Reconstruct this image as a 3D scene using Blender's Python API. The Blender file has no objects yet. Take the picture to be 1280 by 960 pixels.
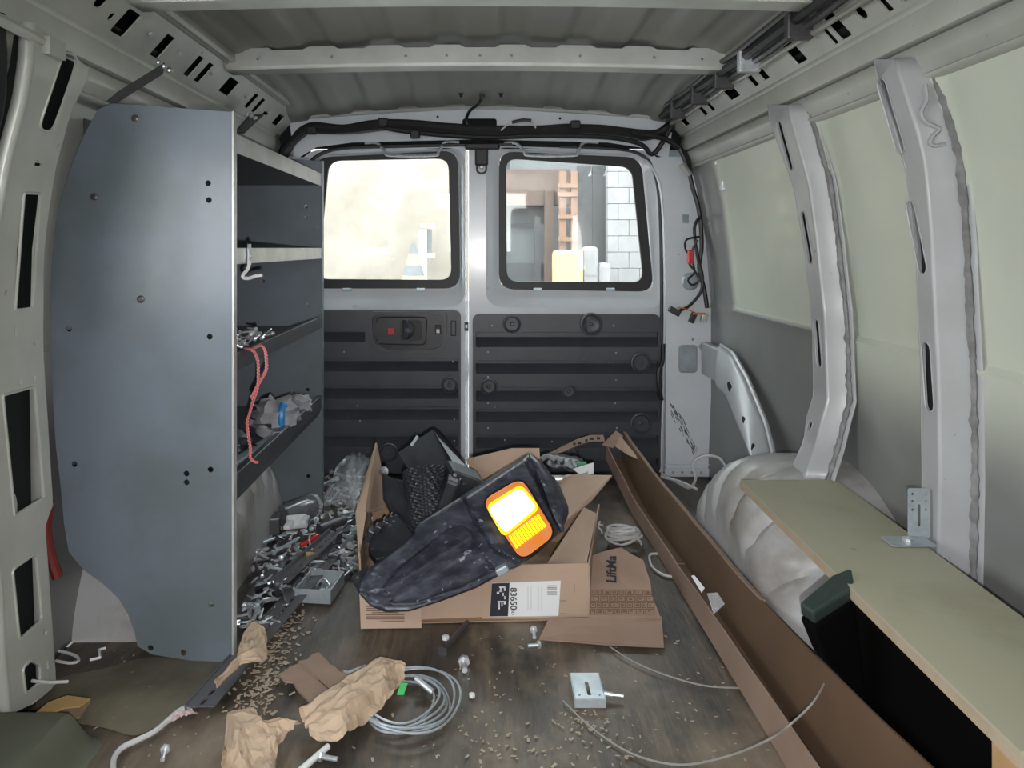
import bpy, bmesh, math, random
from mathutils import Vector, Matrix, noise
from mathutils.geometry import tessellate_polygon
random.seed(7)
SC = bpy.context.scene
COL = SC.collection
# ------------------------------------------------------------------ camera, sky, lights, exposure
H = 0.852; FOC = 960.0; CX = 600.0; CY = 310.0      # eye height, focal length in px, principal direction
cam_d = bpy.data.cameras.new('camera'); cam = bpy.data.objects.new('camera', cam_d); COL.objects.link(cam)
cam.location = (0, 0, H); cam.rotation_euler = (math.pi/2, 0, 0)
cam_d.sensor_fit = 'HORIZONTAL'; cam_d.sensor_width = 36; cam_d.lens = 36*FOC/1280
cam_d.shift_x = (640-CX)/1280; cam_d.shift_y = -(480-CY)/1280
cam_d.clip_start = 0.02; cam_d.clip_end = 200
SC.camera = cam
SC.view_settings.view_transform = 'Standard'; SC.view_settings.look = 'None'
SC.view_settings.gamma = 1; SC.view_settings.exposure = 0.62
SC.view_settings.use_curve_mapping = False
SC.cycles.max_bounces = 12; SC.cycles.diffuse_bounces = 7; SC.cycles.transparent_max_bounces = 12
SC.cycles.sample_clamp_indirect = 6
SC.cycles.caustics_reflective = False; SC.cycles.caustics_refractive = False
W = bpy.data.worlds.new('sky'); SC.world = W; W.use_nodes = True
_n = W.node_tree.nodes; _l = W.node_tree.links
_bg = _n['Background']; _bg.inputs['Strength'].default_value = 7.0
_tc = _n.new('ShaderNodeTexCoord'); _sx = _n.new('ShaderNodeSeparateXYZ'); _rp = _n.new('ShaderNodeValToRGB')
_l.new(_tc.outputs['Generated'], _sx.inputs[0]); _l.new(_sx.outputs['Z'], _rp.inputs[0]); _l.new(_rp.outputs[0], _bg.inputs[0])
_rp.color_ramp.elements[0].position = 0.0; _rp.color_ramp.elements[0].color = (.86, .90, .88, 1)
_rp.color_ramp.elements[1].position = 1.0; _rp.color_ramp.elements[1].color = (.84, .93, 1.0, 1)
def portal(name, loc, rot, sx, sy):
    d = bpy.data.lights.new(name, 'AREA'); d.shape = 'RECTANGLE'; d.size = sx; d.size_y = sy
    d.cycles.is_portal = True
    o = bpy.data.objects.new(name, d); o.location = loc; o.rotation_euler = rot; COL.objects.link(o)
R90 = math.pi/2
portal('windshield_portal', (0, -1.45, 1.12), (R90, 0, math.pi), 1.5, .62)
portal('side_door_portal', (-.95, .62, .92), (R90, 0, -R90), 1.1, .62)
portal('front_door_portal', (-.95, -.75, .95), (R90, 0, -R90), .8, .5)
portal('driver_door_portal', (.95, -.75, .95), (R90, 0, R90), .8, .5)
portal('rear_window_portal', (0, 2.99, .98), (R90, 0, 0), 1.3, .5)
_f = bpy.data.lights.new('phone_flash', 'SPOT'); _f.energy = 46; _f.shadow_soft_size = .006; _f.color = (1, .97, .97)
_f.spot_size = math.radians(100); _f.spot_blend = 1
_fo = bpy.data.objects.new('phone_flash', _f); _fo.location = (0.01, 0, H-.05); _fo.rotation_euler = (math.radians(76), 0, 0); COL.objects.link(_fo)

# ------------------------------------------------------------------ helpers
def P(px, py, Y): return Vector(((px-CX)/FOC*Y, Y, H-(py-CY)/FOC*Y))
def F(px, py, z=0.0):
    Y = (H-z)*FOC/(py-CY); return Vector(((px-CX)/FOC*Y, Y, z))
def lerp(a, b, t): return a+(b-a)*t
def interp(tab, x):
    tab = sorted(tab)
    if x <= tab[0][0]: return tab[0][1]
    for (a, va), (b, vb) in zip(tab, tab[1:]):
        if x <= b: return va+(vb-va)*(x-a)/(b-a)
    return tab[-1][1]
def ns(v, s=1.0): return noise.noise(Vector(v)*s)
class MB:
    def __init__(s): s.v = []; s.f = []
    def add(s, vs, fs):
        o = len(s.v); s.v += [Vector(x) for x in vs]; s.f += [tuple(i+o for i in f) for f in fs]; return s
    def box(s, c, d, rot=None):
        R = rot if rot is not None else Matrix.Identity(3)
        vs = [Vector(c)+R@Vector((x*d[0]/2, y*d[1]/2, z*d[2]/2)) for x in (-1, 1) for y in (-1, 1) for z in (-1, 1)]
        return s.add(vs, [(0,1,3,2), (4,6,7,5), (0,4,5,1), (2,3,7,6), (0,2,6,4), (1,5,7,3)])
    def tube(s, pts, r, n=7, smooth=0, cap=True):
        pts = [Vector(p) for p in pts]
        if smooth: pts = catmull(pts, smooth)
        t = (pts[1]-pts[0]).normalized(); u = t.orthogonal().normalized(); o = len(s.v); m = len(pts)
        for i, p in enumerate(pts):
            if i: 
                t2 = (pts[min(i+1, m-1)]-pts[i-1])
                if t2.length > 1e-9:
                    t2.normalize(); u = (t.rotation_difference(t2)@u); t = t2
            u = (u-t*u.dot(t)).normalized(); w = t.cross(u); rr = r(i/(m-1)) if callable(r) else r
            for k in range(n):
                a = 2*math.pi*k/n; s.v.append(p+u*math.cos(a)*rr+w*math.sin(a)*rr)
        for i in range(m-1):
            for k in range(n):
                k2 = (k+1) % n; s.f.append((o+i*n+k, o+i*n+k2, o+(i+1)*n+k2, o+(i+1)*n+k))
        if cap: s.f.append(tuple(o+k for k in range(n))[::-1]); s.f.append(tuple(o+(m-1)*n+k for k in range(n)))
        return s
    def lathe(s, c, axis, prof, n=16):   # prof: list (r, h) along axis
        ax = Vector(axis).normalized(); u = ax.orthogonal().normalized(); w = ax.cross(u); o = len(s.v); c = Vector(c)
        for r, h in prof:
            for k in range(n):
                a = 2*math.pi*k/n; s.v.append(c+ax*h+(u*math.cos(a)+w*math.sin(a))*r)
        for i in range(len(prof)-1):
            for k in range(n):
                k2 = (k+1) % n; s.f.append((o+i*n+k, o+i*n+k2, o+(i+1)*n+k2, o+(i+1)*n+k))
        s.f.append(tuple(o+k for k in range(n))[::-1]); s.f.append(tuple(o+(len(prof)-1)*n+k for k in range(n)))
        return s
    def grid(s, rows, close=False):
        n = len(rows[0]); o = len(s.v)
        for r in rows: s.v += [Vector(p) for p in r]
        for i in range(len(rows)-1):
            for k in range(n-1): s.f.append((o+i*n+k, o+i*n+k+1, o+(i+1)*n+k+1, o+(i+1)*n+k))
        return s
    def sheet(s, pts, th=.004, off=None):     # planar polygon with thickness
        pts = [Vector(p) for p in pts]; nrm = Vector((0, 0, 0))
        for i in range(len(pts)): nrm += (pts[i]-pts[0]).cross(pts[(i+1) % len(pts)]-pts[0])
        nrm.normalize(); n = len(pts)
        if nrm.dot(Vector((0, 0, H))-pts[0]) < 0: nrm = -nrm
        vs = pts+[p-nrm*th for p in pts]
        fs = [tuple(range(n)), tuple(range(n, 2*n))[::-1]]+[(i, i+n, (i+1) % n+n, (i+1) % n) for i in range(n)]
        return s.add(vs, fs)
def catmull(p, k):
    out = []; n = len(p)
    for i in range(n-1):
        a, b, c, d = p[max(i-1, 0)], p[i], p[i+1], p[min(i+2, n-1)]
        for j in range(k):
            t = j/k; out.append(.5*((2*b)+(c-a)*t+(2*a-5*b+4*c-d)*t*t+(3*b-a-3*c+d)*t**3))
    out.append(p[-1]); return out
def resample(pts, n):
    pts = [Vector(p) for p in pts]; L = [0]
    for a, b in zip(pts, pts[1:]): L.append(L[-1]+(b-a).length)
    out = []; j = 0
    for i in range(n):
        t = L[-1]*i/(n-1)
        while j < len(L)-2 and L[j+1] < t: j += 1
        d = L[j+1]-L[j]; out.append(pts[j].lerp(pts[j+1], 0 if d < 1e-9 else min(1, (t-L[j])/d)))
    return out
def rrect(x0, z0, x1, z1, r, n=5):
    out = []
    for cx, cz, a0 in ((x1-r, z1-r, 0), (x0+r, z1-r, 90), (x0+r, z0+r, 180), (x1-r, z0+r, 270)):
        for k in range(n+1):
            a = math.radians(a0+90*k/n); out.append((cx+r*math.cos(a), cz+r*math.sin(a)))
    return out
def rpoly(pts, r, n=4):
    out = []; m = len(pts)
    for i in range(m):
        a, b, c = Vector(pts[i-1]), Vector(pts[i]), Vector(pts[(i+1) % m]); ri = r[i] if isinstance(r, (list, tuple)) else r
        d1 = (a-b); d2 = (c-b); rr = min(ri, d1.length*.45, d2.length*.45)
        p, q = b+d1.normalized()*rr, b+d2.normalized()*rr
        for k in range(n+1):
            t = k/n; out.append(tuple((p*(1-t)**2+b*2*t*(1-t)+q*t*t)[:]))
    return out
def circle(cx, cz, r, n=10): return [(cx+r*math.cos(2*math.pi*k/n), cz+r*math.sin(2*math.pi*k/n)) for k in range(n)]
def plate(outline, holes, fn, th=.003, ucuts=(), vcuts=()):
    """plate with real holes; fn(u, v, w) -> point, w 0 front .. th back"""
    loops = [[Vector((u, v, 0)) for u, v in outline]]+[[Vector((u, v, 0)) for u, v in h] for h in holes]
    flat = [p for l in loops for p in l]; bm = bmesh.new(); vs = [bm.verts.new(p) for p in flat]
    for t in tessellate_polygon(loops):
        try: bm.faces.new([vs[i] for i in t])
        except ValueError: pass
    for c in vcuts: bmesh.ops.bisect_plane(bm, geom=bm.verts[:]+bm.edges[:]+bm.faces[:], plane_co=(0, c, 0), plane_no=(0, 1, 0))
    for c in ucuts: bmesh.ops.bisect_plane(bm, geom=bm.verts[:]+bm.edges[:]+bm.faces[:], plane_co=(c, 0, 0), plane_no=(1, 0, 0))
    bm.verts.index_update(); mb = MB(); n = len(bm.verts)
    A = [fn(v.co.x, v.co.y, 0) for v in bm.verts]; B = [fn(v.co.x, v.co.y, th) for v in bm.verts]
    fs = []
    for f in bm.faces:
        i = [v.index for v in f.verts]; fs.append(tuple(i)); fs.append(tuple(k+n for k in i[::-1]))
    for e in bm.edges:
        if len(e.link_faces) == 1:
            a, b = e.verts[0].index, e.verts[1].index; fs.append((a, b, b+n, a+n))
    bm.free(); mb.add(A+B, fs); return mb
def build(name, mb, mat, parent=None, smooth=False, bevel=0, solid=0, label=None, sub=0, fixn=True):
    me = bpy.data.meshes.new(name); off = Vector((0, 0, 0)); q = parent
    while q is not None: off += Vector(q.location); q = q.parent
    org = off.copy(); loc = Vector((0, 0, 0))
    if parent is None and mb.v:
        lo = [min(v[k] for v in mb.v) for k in range(3)]; hi = [max(v[k] for v in mb.v) for k in range(3)]
        loc = Vector(((lo[0]+hi[0])/2, (lo[1]+hi[1])/2, lo[2])); org = loc
    me.from_pydata([tuple(v-org) for v in mb.v], [], mb.f); me.materials.append(mat)
    if fixn:
        bm = bmesh.new(); bm.from_mesh(me); bmesh.ops.remove_doubles(bm, verts=bm.verts, dist=1e-6); bmesh.ops.recalc_face_normals(bm, faces=bm.faces); bm.to_mesh(me); bm.free()
    if smooth:
        me.polygons.foreach_set('use_smooth', [True]*len(me.polygons))
        try: me.set_sharp_from_angle(angle=math.radians(38))
        except Exception: pass
    o = bpy.data.objects.new(name, me); COL.objects.link(o); o.location = loc
    if parent is not None: o.parent = parent
    if solid: m = o.modifiers.new('solid', 'SOLIDIFY'); m.thickness = solid; m.offset = 0
    if sub: m = o.modifiers.new('sub', 'SUBSURF'); m.levels = sub; m.render_levels = sub
    if bevel: m = o.modifiers.new('bevel', 'BEVEL'); m.width = bevel; m.segments = 2; m.limit_method = 'ANGLE'; m.angle_limit = math.radians(40)
    if label: o['label'] = label
    return o
def tag(o, label, cat, group=None):
    o['label'] = label; o['category'] = cat
    if group: o['group'] = group
    return o
def thing(name, label, cat, loc=(0, 0, 0), group=None):
    o = bpy.data.objects.new(name, None); o.empty_display_size = .05; o.location = loc; COL.objects.link(o); return tag(o, label, cat, group)
def struct(name, loc=(0, 0, 0)):
    o = bpy.data.objects.new(name, None); o.location = loc; o.empty_display_size = .05; COL.objects.link(o); o['kind'] = 'structure'; return o
def sbuild(*a, **k): o = build(*a, **k); o['kind'] = 'structure'; return o
def dup(root, loc, rot):
    r = root.copy(); COL.objects.link(r); r.location = loc; r.rotation_euler = rot
    for ch in root.children:
        c = ch.copy(); COL.objects.link(c); c.parent = r
    return r
def text(name, s, mat, parent, origin, xdir, ydir, size, align='LEFT', bold=0.0):
    cu = bpy.data.curves.new('t', 'FONT'); cu.body = s; cu.size = size; cu.extrude = .0003; cu.offset = bold; cu.align_x = align
    o = bpy.data.objects.new('t', cu); COL.objects.link(o)
    me = bpy.data.meshes.new_from_object(o); bpy.data.objects.remove(o)
    x = Vector(xdir).normalized(); y = Vector(ydir).normalized(); y = (y-x*y.dot(x)).normalized(); z = x.cross(y)
    mb = MB(); mb.add([Vector(origin)+x*v.co.x+y*v.co.y+z*v.co.z for v in me.vertices], [tuple(p.vertices) for p in me.polygons])
    bpy.data.meshes.remove(me); return build(name, mb, mat, parent, fixn=False)

# ------------------------------------------------------------------ materials
def mat(name, col, rough=.5, metal=0, var=None, scale=8, amt=.5, bump=0, bscale=60, stretch=(1, 1, 1), coat=0, speck=None, trans=0, emit=None, es=0, lo=.35, hi=.65, alpha=1):
    m = bpy.data.materials.new(name); m.use_nodes = True; n = m.node_tree.nodes; l = m.node_tree.links; b = n['Principled BSDF']
    b.inputs['Base Color'].default_value = (*col, 1); b.inputs['Roughness'].default_value = rough; b.inputs['Metallic'].default_value = metal
    b.inputs['Coat Weight'].default_value = coat; b.inputs['Coat Roughness'].default_value = .15; b.inputs['Transmission Weight'].default_value = trans
    b.inputs['Alpha'].default_value = alpha
    if emit: b.inputs['Emission Color'].default_value = (*emit, 1); b.inputs['Emission Strength'].default_value = es
    tc = n.new('ShaderNodeTexCoord'); mp = n.new('ShaderNodeMapping'); mp.inputs['Scale'].default_value = stretch; l.new(tc.outputs['Object'], mp.inputs[0])
    last = None
    if var:
        t = n.new('ShaderNodeTexNoise'); t.inputs['Scale'].default_value = scale; t.inputs['Detail'].default_value = 6; t.inputs['Roughness'].default_value = .6; l.new(mp.outputs[0], t.inputs[0])
        r = n.new('ShaderNodeMapRange'); r.inputs[1].default_value = lo; r.inputs[2].default_value = hi; r.inputs[4].default_value = amt; l.new(t.outputs[0], r.inputs[0])
        x = n.new('ShaderNodeMix'); x.data_type = 'RGBA'; x.inputs[6].default_value = (*col, 1); x.inputs[7].default_value = (*var, 1); l.new(r.outputs[0], x.inputs[0]); l.new(x.outputs[2], b.inputs['Base Color']); last = x.outputs[2]
    if speck:   # (colour, scale, threshold)
        t = n.new('ShaderNodeTexNoise'); t.inputs['Scale'].default_value = speck[1]; t.inputs['Detail'].default_value = 3; l.new(tc.outputs['Object'], t.inputs[0])
        r = n.new('ShaderNodeMapRange'); r.inputs[1].default_value = speck[2]; r.inputs[2].default_value = speck[2]+.06; l.new(t.outputs[0], r.inputs[0])
        x = n.new('ShaderNodeMix'); x.data_type = 'RGBA'; x.inputs[6].default_value = (*col, 1); x.inputs[7].default_value = (*speck[0], 1)
        if last: l.new(last, x.inputs[6])
        l.new(r.outputs[0], x.inputs[0]); l.new(x.outputs[2], b.inputs['Base Color'])
    if bump:
        t = n.new('ShaderNodeTexNoise'); t.inputs['Scale'].default_value = bscale; t.inputs['Detail'].default_value = 4; l.new(mp.outputs[0], t.inputs[0])
        k = n.new('ShaderNodeBump'); k.inputs['Strength'].default_value = bump; k.inputs['Distance'].default_value = .003; l.new(t.outputs[0], k.inputs['Height']); l.new(k.outputs[0], b.inputs['Normal'])
    return m
M = {}
M['white'] = mat('white_paint', (.68, .72, .77), .30, var=(.58, .61, .65), scale=5, amt=.6, coat=.3, speck=((.22, .21, .19), 55, .74))
M['cream'] = mat('cream_paint', (.60, .62, .56), .42, var=(.52, .54, .48), scale=4, amt=.6, coat=.2, speck=((.25, .24, .2), 40, .76))
M['rail'] = mat('rail_paint', (.50, .51, .47), .4, var=(.38, .39, .35), scale=7, amt=.7, coat=.2, speck=((.15, .15, .13), 50, .72))
M['pillar'] = mat('pillar_paint', (.40, .41, .43), .4, var=(.33, .34, .34), scale=9, amt=.6, coat=.2, speck=((.2, .2, .19), 60, .73))
M['angle'] = mat('slotted_steel', (.14, .14, .155), .45, metal=.2, var=(.10, .095, .10), scale=20)
M['roof'] = mat('roof_paint', (.30, .30, .275), .5, var=(.25, .25, .225), scale=5, amt=.6, stretch=(1, .3, 1))
M['bow'] = mat('bow_paint', (.60, .62, .60), .4, var=(.46, .46, .43), scale=9, amt=.6)
M['cavity'] = mat('cavity_shade', (.018, .022, .022), .7)  # near-black stands for the shade inside hollows and behind holes
M['black'] = mat('black_rubber', (.012, .012, .014), .5)
M['harness'] = mat('harness_tape', (.010, .010, .011), .45, bump=.6, bscale=60)
M['trimpl'] = mat('dark_trim_plastic', (.043, .049, .060), .36, var=(.064, .070, .084), scale=12, bump=.25, bscale=350, speck=((.3, .3, .32), 45, .76))
M['glass'] = mat('glass', (.95, .97, .96), .0, trans=1); 
M['shelfp'] = mat('grey_shelf_steel', (.165, .195, .235), .34, var=(.125, .15, .165), scale=2.2, amt=1, lo=.42, hi=.58, coat=.12, speck=((.35, .36, .37), 30, .74))
M['shelfl'] = mat('bare_shelf_lip', (.58, .60, .60), .32, metal=.3, var=(.42, .40, .36), scale=14, amt=.7)
M['shelfd'] = mat('dark_shelf_steel', (.060, .066, .076), .38, metal=.2, var=(.095, .10, .11), scale=8, amt=.7)
M['zinc'] = mat('zinc', (.80, .83, .87), .34, metal=.6, var=(.42, .44, .47), scale=40, amt=.8)
M['galv'] = mat('galvanised', (.50, .57, .61), .40, metal=.4, var=(.34, .38, .41), scale=20, amt=.9)
M['dsteel'] = mat('dark_steel', (.085, .085, .095), .4, metal=.5, var=(.13, .12, .12), scale=20, amt=.7)
M['card'] = mat('cardboard', (.48, .345, .26), .8, var=(.42, .30, .22), scale=6, amt=.7, bump=.15, bscale=200)
M['card2'] = mat('cardboard_inner', (.36, .245, .165), .85, var=(.28, .18, .11), scale=5, amt=.7, bump=.15, bscale=200)
M['cardshade'] = mat('brown_carton_shade', (.135, .080, .045), .8, var=(.10, .058, .032), scale=4, amt=.8, bump=.15, bscale=150)  # dark brown carries the shade inside the trough
M['cardedge'] = mat('carton_outer', (.34, .235, .18), .8, var=(.26, .175, .13), scale=6, amt=.8)
M['kraft'] = mat('kraft_paper', (.52, .39, .28), .8, var=(.44, .32, .22), scale=8, amt=.6, bump=.35, bscale=45)
M['plast'] = mat('scuffed_black_plastic', (.026, .028, .040), .36, var=(.12, .125, .165), scale=22, amt=.75, lo=.42, hi=.72, stretch=(1, 1, 2.5), bump=.3, bscale=120, speck=((.34, .35, .40), 46, .66))
M['plast2'] = mat('dusty_black_plastic', (.016, .017, .021), .38, var=(.045, .048, .056), scale=14, amt=.6, speck=((.22, .23, .25), 60, .70))
M['amber'] = mat('amber_lens', (.80, .25, .04), .15, var=(.70, .34, .22), scale=26, coat=.6, emit=(1, .22, .02), es=.12)  # faint emission stands for flash light in the unlit lens
M['glintamber'] = mat('amber_flash_glint', (1, .60, .02), .2, emit=(1, .62, .0), es=1.1)  # amber flash glint put in as emission; the lamp is off
M['glintwhite'] = mat('white_flash_glint', (1, .95, .8), .2, emit=(1, .93, .72), es=4.0)  # emission stands for the flash thrown back by the unlit lamp
M['labelw'] = mat('label_white', (.78, .79, .80), .5)
M['ink'] = mat('ink', (.02, .02, .03), .5)
M['inkbrown'] = mat('brown_ink', (.16, .095, .06), .8)
M['inkfaint'] = mat('faint_ink', (.50, .54, .56), .6)
M['whitepl'] = mat('white_plastic', (.72, .74, .74), .4)
M['cable'] = mat('white_cable', (.60, .60, .60), .4)
M['wiregrey'] = mat('wire_grey', (.42, .41, .38), .35, metal=.4)
M['rope'] = mat('red_white_cord', (.62, .13, .14), .7)
M['ropew'] = mat('cord_white', (.85, .74, .74), .7)
M['red'] = mat('red_plastic', (.55, .03, .03), .35)
M['green'] = mat('green_tag', (.04, .55, .12), .5)
M['blue'] = mat('blue_plastic', (.03, .22, .50), .35)
M['orange'] = mat('orange_wire', (.75, .18, .03), .5)
M['fabric'] = mat('grey_glove_fabric', (.34, .34, .36), .9, var=(.22, .22, .24), scale=30, bump=.5)
M['bench'] = mat('painted_bench_board', (.37, .36, .265), .6, var=(.26, .24, .165), scale=4.5, amt=.7, lo=.5, hi=.75, coat=.1, speck=((.28, .24, .17), 26, .73))
M['wood'] = mat('bare_wood', (.42, .26, .13), .7, var=(.32, .19, .09), scale=12, stretch=(6, 6, 1))
M['benchedge'] = mat('bench_edge', (.42, .34, .25), .7, var=(.30, .22, .15), scale=20)
M['wheel'] = mat('wheelhouse_paint', (.40, .40, .40), .40, var=(.19, .16, .13), scale=5, amt=.9, lo=.44, hi=.66, coat=.1)
M['seal'] = mat('sealant', (.15, .15, .15), .6, var=(.36, .36, .37), scale=30)
M['greenblk'] = mat('dark_green_pad', (.020, .035, .030), .6, var=(.012, .02, .018), scale=14)
M['case'] = mat('black_shade_fill', (.002, .002, .002), .9); M['case'].node_tree.nodes['Principled BSDF'].inputs['Specular IOR Level'].default_value = .05  # near-black stands for the shade under the bench
M['cavity'].node_tree.nodes['Principled BSDF'].inputs['Specular IOR Level'].default_value = .1
M['step'] = mat('step_mat', (.13, .14, .10), .6, var=(.08, .08, .055), scale=6)
M['yellowcard'] = mat('yellow_card', (.50, .33, .13), .7, var=(.35, .22, .09), scale=9)
M['chip'] = mat('wood_chip', (.34, .27, .19), .8, var=(.50, .45, .38), scale=9)
def clear(name, col, a):
    m = mat(name, col, .12, coat=.8); m.node_tree.nodes['Principled BSDF'].inputs['Alpha'].default_value = a; return m
M['clear'] = clear('clear_film', (.75, .78, .82), .32)
M['smoke'] = clear('smoky_clear_plastic', (.16, .17, .19), .72)
def thin_glass():
    m = bpy.data.materials.new('window_glass'); m.use_nodes = True; n = m.node_tree.nodes; l = m.node_tree.links; n.clear()
    o = n.new('ShaderNodeOutputMaterial'); t = n.new('ShaderNodeBsdfTransparent'); t.inputs[0].default_value = (.93, .95, .94, 1)
    g = n.new('ShaderNodeBsdfGlossy'); g.inputs['Roughness'].default_value = .03; d = n.new('ShaderNodeBsdfDiffuse'); d.inputs[0].default_value = (.8, .78, .72, 1)
    x = n.new('ShaderNodeMixShader'); x.inputs[0].default_value = .05; l.new(t.outputs[0], x.inputs[1]); l.new(g.outputs[0], x.inputs[2])
    tc = n.new('ShaderNodeTexCoord'); nz = n.new('ShaderNodeTexNoise'); nz.inputs['Scale'].default_value = 14; nz.inputs['Detail'].default_value = 8; l.new(tc.outputs['Object'], nz.inputs[0])
    r = n.new('ShaderNodeMapRange'); r.inputs[1].default_value = .4; r.inputs[2].default_value = .8; r.inputs[3].default_value = .03; r.inputs[4].default_value = .16; l.new(nz.outputs[0], r.inputs[0])
    y = n.new('ShaderNodeMixShader'); l.new(r.outputs[0], y.inputs[0]); l.new(x.outputs[0], y.inputs[1]); l.new(d.outputs[0], y.inputs[2]); l.new(y.outputs[0], o.inputs[0]); return m
M['pane'] = thin_glass()
def floor_mat():
    m = bpy.data.materials.new('worn_plywood_floor'); m.use_nodes = True; n = m.node_tree.nodes; l = m.node_tree.links; b = n['Principled BSDF']; b.inputs['Roughness'].default_value = .5
    tc = n.new('ShaderNodeTexCoord')
    def nz(sc, st, det=6):
        mp = n.new('ShaderNodeMapping'); mp.inputs['Scale'].default_value = st; l.new(tc.outputs['Object'], mp.inputs[0]); t = n.new('ShaderNodeTexNoise'); t.inputs['Scale'].default_value = sc; t.inputs['Detail'].default_value = det; t.inputs['Roughness'].default_value = .62; l.new(mp.outputs[0], t.inputs[0]); return t.outputs[0]
    def rng(s, a, c): r = n.new('ShaderNodeMapRange'); r.inputs[1].default_value = a; r.inputs[2].default_value = c; l.new(s, r.inputs[0]); return r.outputs[0]
    def mix(f, a, c):
        x = n.new('ShaderNodeMix'); x.data_type = 'RGBA'; l.new(f, x.inputs[0])
        for i, v in ((6, a), (7, c)):
            if isinstance(v, tuple): x.inputs[i].default_value = (*v, 1)
            else: l.new(v, x.inputs[i])
        return x.outputs[2]
    c = mix(rng(nz(5, (2.2, .35, 1)), .38, .62), (.040, .034, .028), (.15, .115, .082))
    c = mix(rng(nz(30, (3, .25, 1)), .42, .62), c, (.075, .062, .05))
    c = mix(rng(nz(2.3, (1, .6, 1)), .50, .68), c, (.30, .24, .175))
    c = mix(rng(nz(3.1, (1.4, .5, 1), 8), .54, .66), c, (.016, .015, .014))
    c = mix(rng(nz(90, (1, .7, 1)), .66, .72), c, (.36, .27, .17))
    l.new(c, b.inputs['Base Color'])
    k = n.new('ShaderNodeBump'); k.inputs['Strength'].default_value = .4; k.inputs['Distance'].default_value = .003; l.new(nz(40, (2, .3, 1)), k.inputs['Height']); l.new(k.outputs[0], b.inputs['Normal'])
    r = n.new('ShaderNodeMapRange'); r.inputs[3].default_value = .35; r.inputs[4].default_value = .62; l.new(nz(6, (2, .5, 1)), r.inputs[0]); l.new(r.outputs[0], b.inputs['Roughness'])
    return m
M['floor'] = floor_mat()
def skin_mat(name, hi, lo_c):   # sheet metal: painted above the belt line, paint fogging out over grey primer below it
    m = bpy.data.materials.new(name); m.use_nodes = True; n = m.node_tree.nodes; l = m.node_tree.links; b = n['Principled BSDF']; b.inputs['Roughness'].default_value = .42; b.inputs['Coat Weight'].default_value = .15
    a = n.new('ShaderNodeVertexColor'); a.layer_name = 'paint'; t = n.new('ShaderNodeTexNoise'); tc = n.new('ShaderNodeTexCoord'); t.inputs['Scale'].default_value = 5; t.inputs['Detail'].default_value = 8; l.new(tc.outputs['Object'], t.inputs[0])
    r = n.new('ShaderNodeMapRange'); r.inputs[1].default_value = .35; r.inputs[2].default_value = .65; r.inputs[3].default_value = -.06; r.inputs[4].default_value = .06; l.new(t.outputs[0], r.inputs[0])
    ad = n.new('ShaderNodeMath'); ad.operation = 'ADD'; ad.use_clamp = True; l.new(a.outputs[0], ad.inputs[0]); l.new(r.outputs[0], ad.inputs[1])
    x = n.new('ShaderNodeMix'); x.data_type = 'RGBA'; x.inputs[6].default_value = (*lo_c, 1); x.inputs[7].default_value = (*hi, 1); l.new(ad.outputs[0], x.inputs[0]); l.new(x.outputs[2], b.inputs['Base Color']); return m
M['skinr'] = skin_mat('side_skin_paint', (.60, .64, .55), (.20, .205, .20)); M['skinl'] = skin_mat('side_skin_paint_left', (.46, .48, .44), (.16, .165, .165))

# ------------------------------------------------------------------ van shell
D = 2.92; YF = -1.5
SKIN = [(0, .85), (.3, .862), (.65, .862), (.85, .845), (1.0, .825), (1.165, .787)]
FACE = [(0, .79), (.3, .80), (.65, .80), (.85, .79), (1.0, .775), (1.17, .735)]
def skinx(z, side): return interp(SKIN, z)+(.035 if side < 0 else 0)
def wall_pt(px, py, prof, dx=0):
    s = 1 if px > CX else -1; X = .8; z = .8
    for _ in range(30):
        Y = X*FOC/abs(px-CX); z = H-(py-CY)/FOC*Y; X = .5*X+.5*(interp(prof, z)+dx)
    return (Y, z)
fl = MB(); rows = []
for i in range(90):
    y = YF+(2.93-YF)*i/89
    rows.append([(x/30*.88, y, .0015*ns((x/30*2, y*2, 1))-.001) for x in range(-30, 31)])
fl.grid(rows); sbuild('floor', fl, M['floor'], smooth=True)
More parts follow.
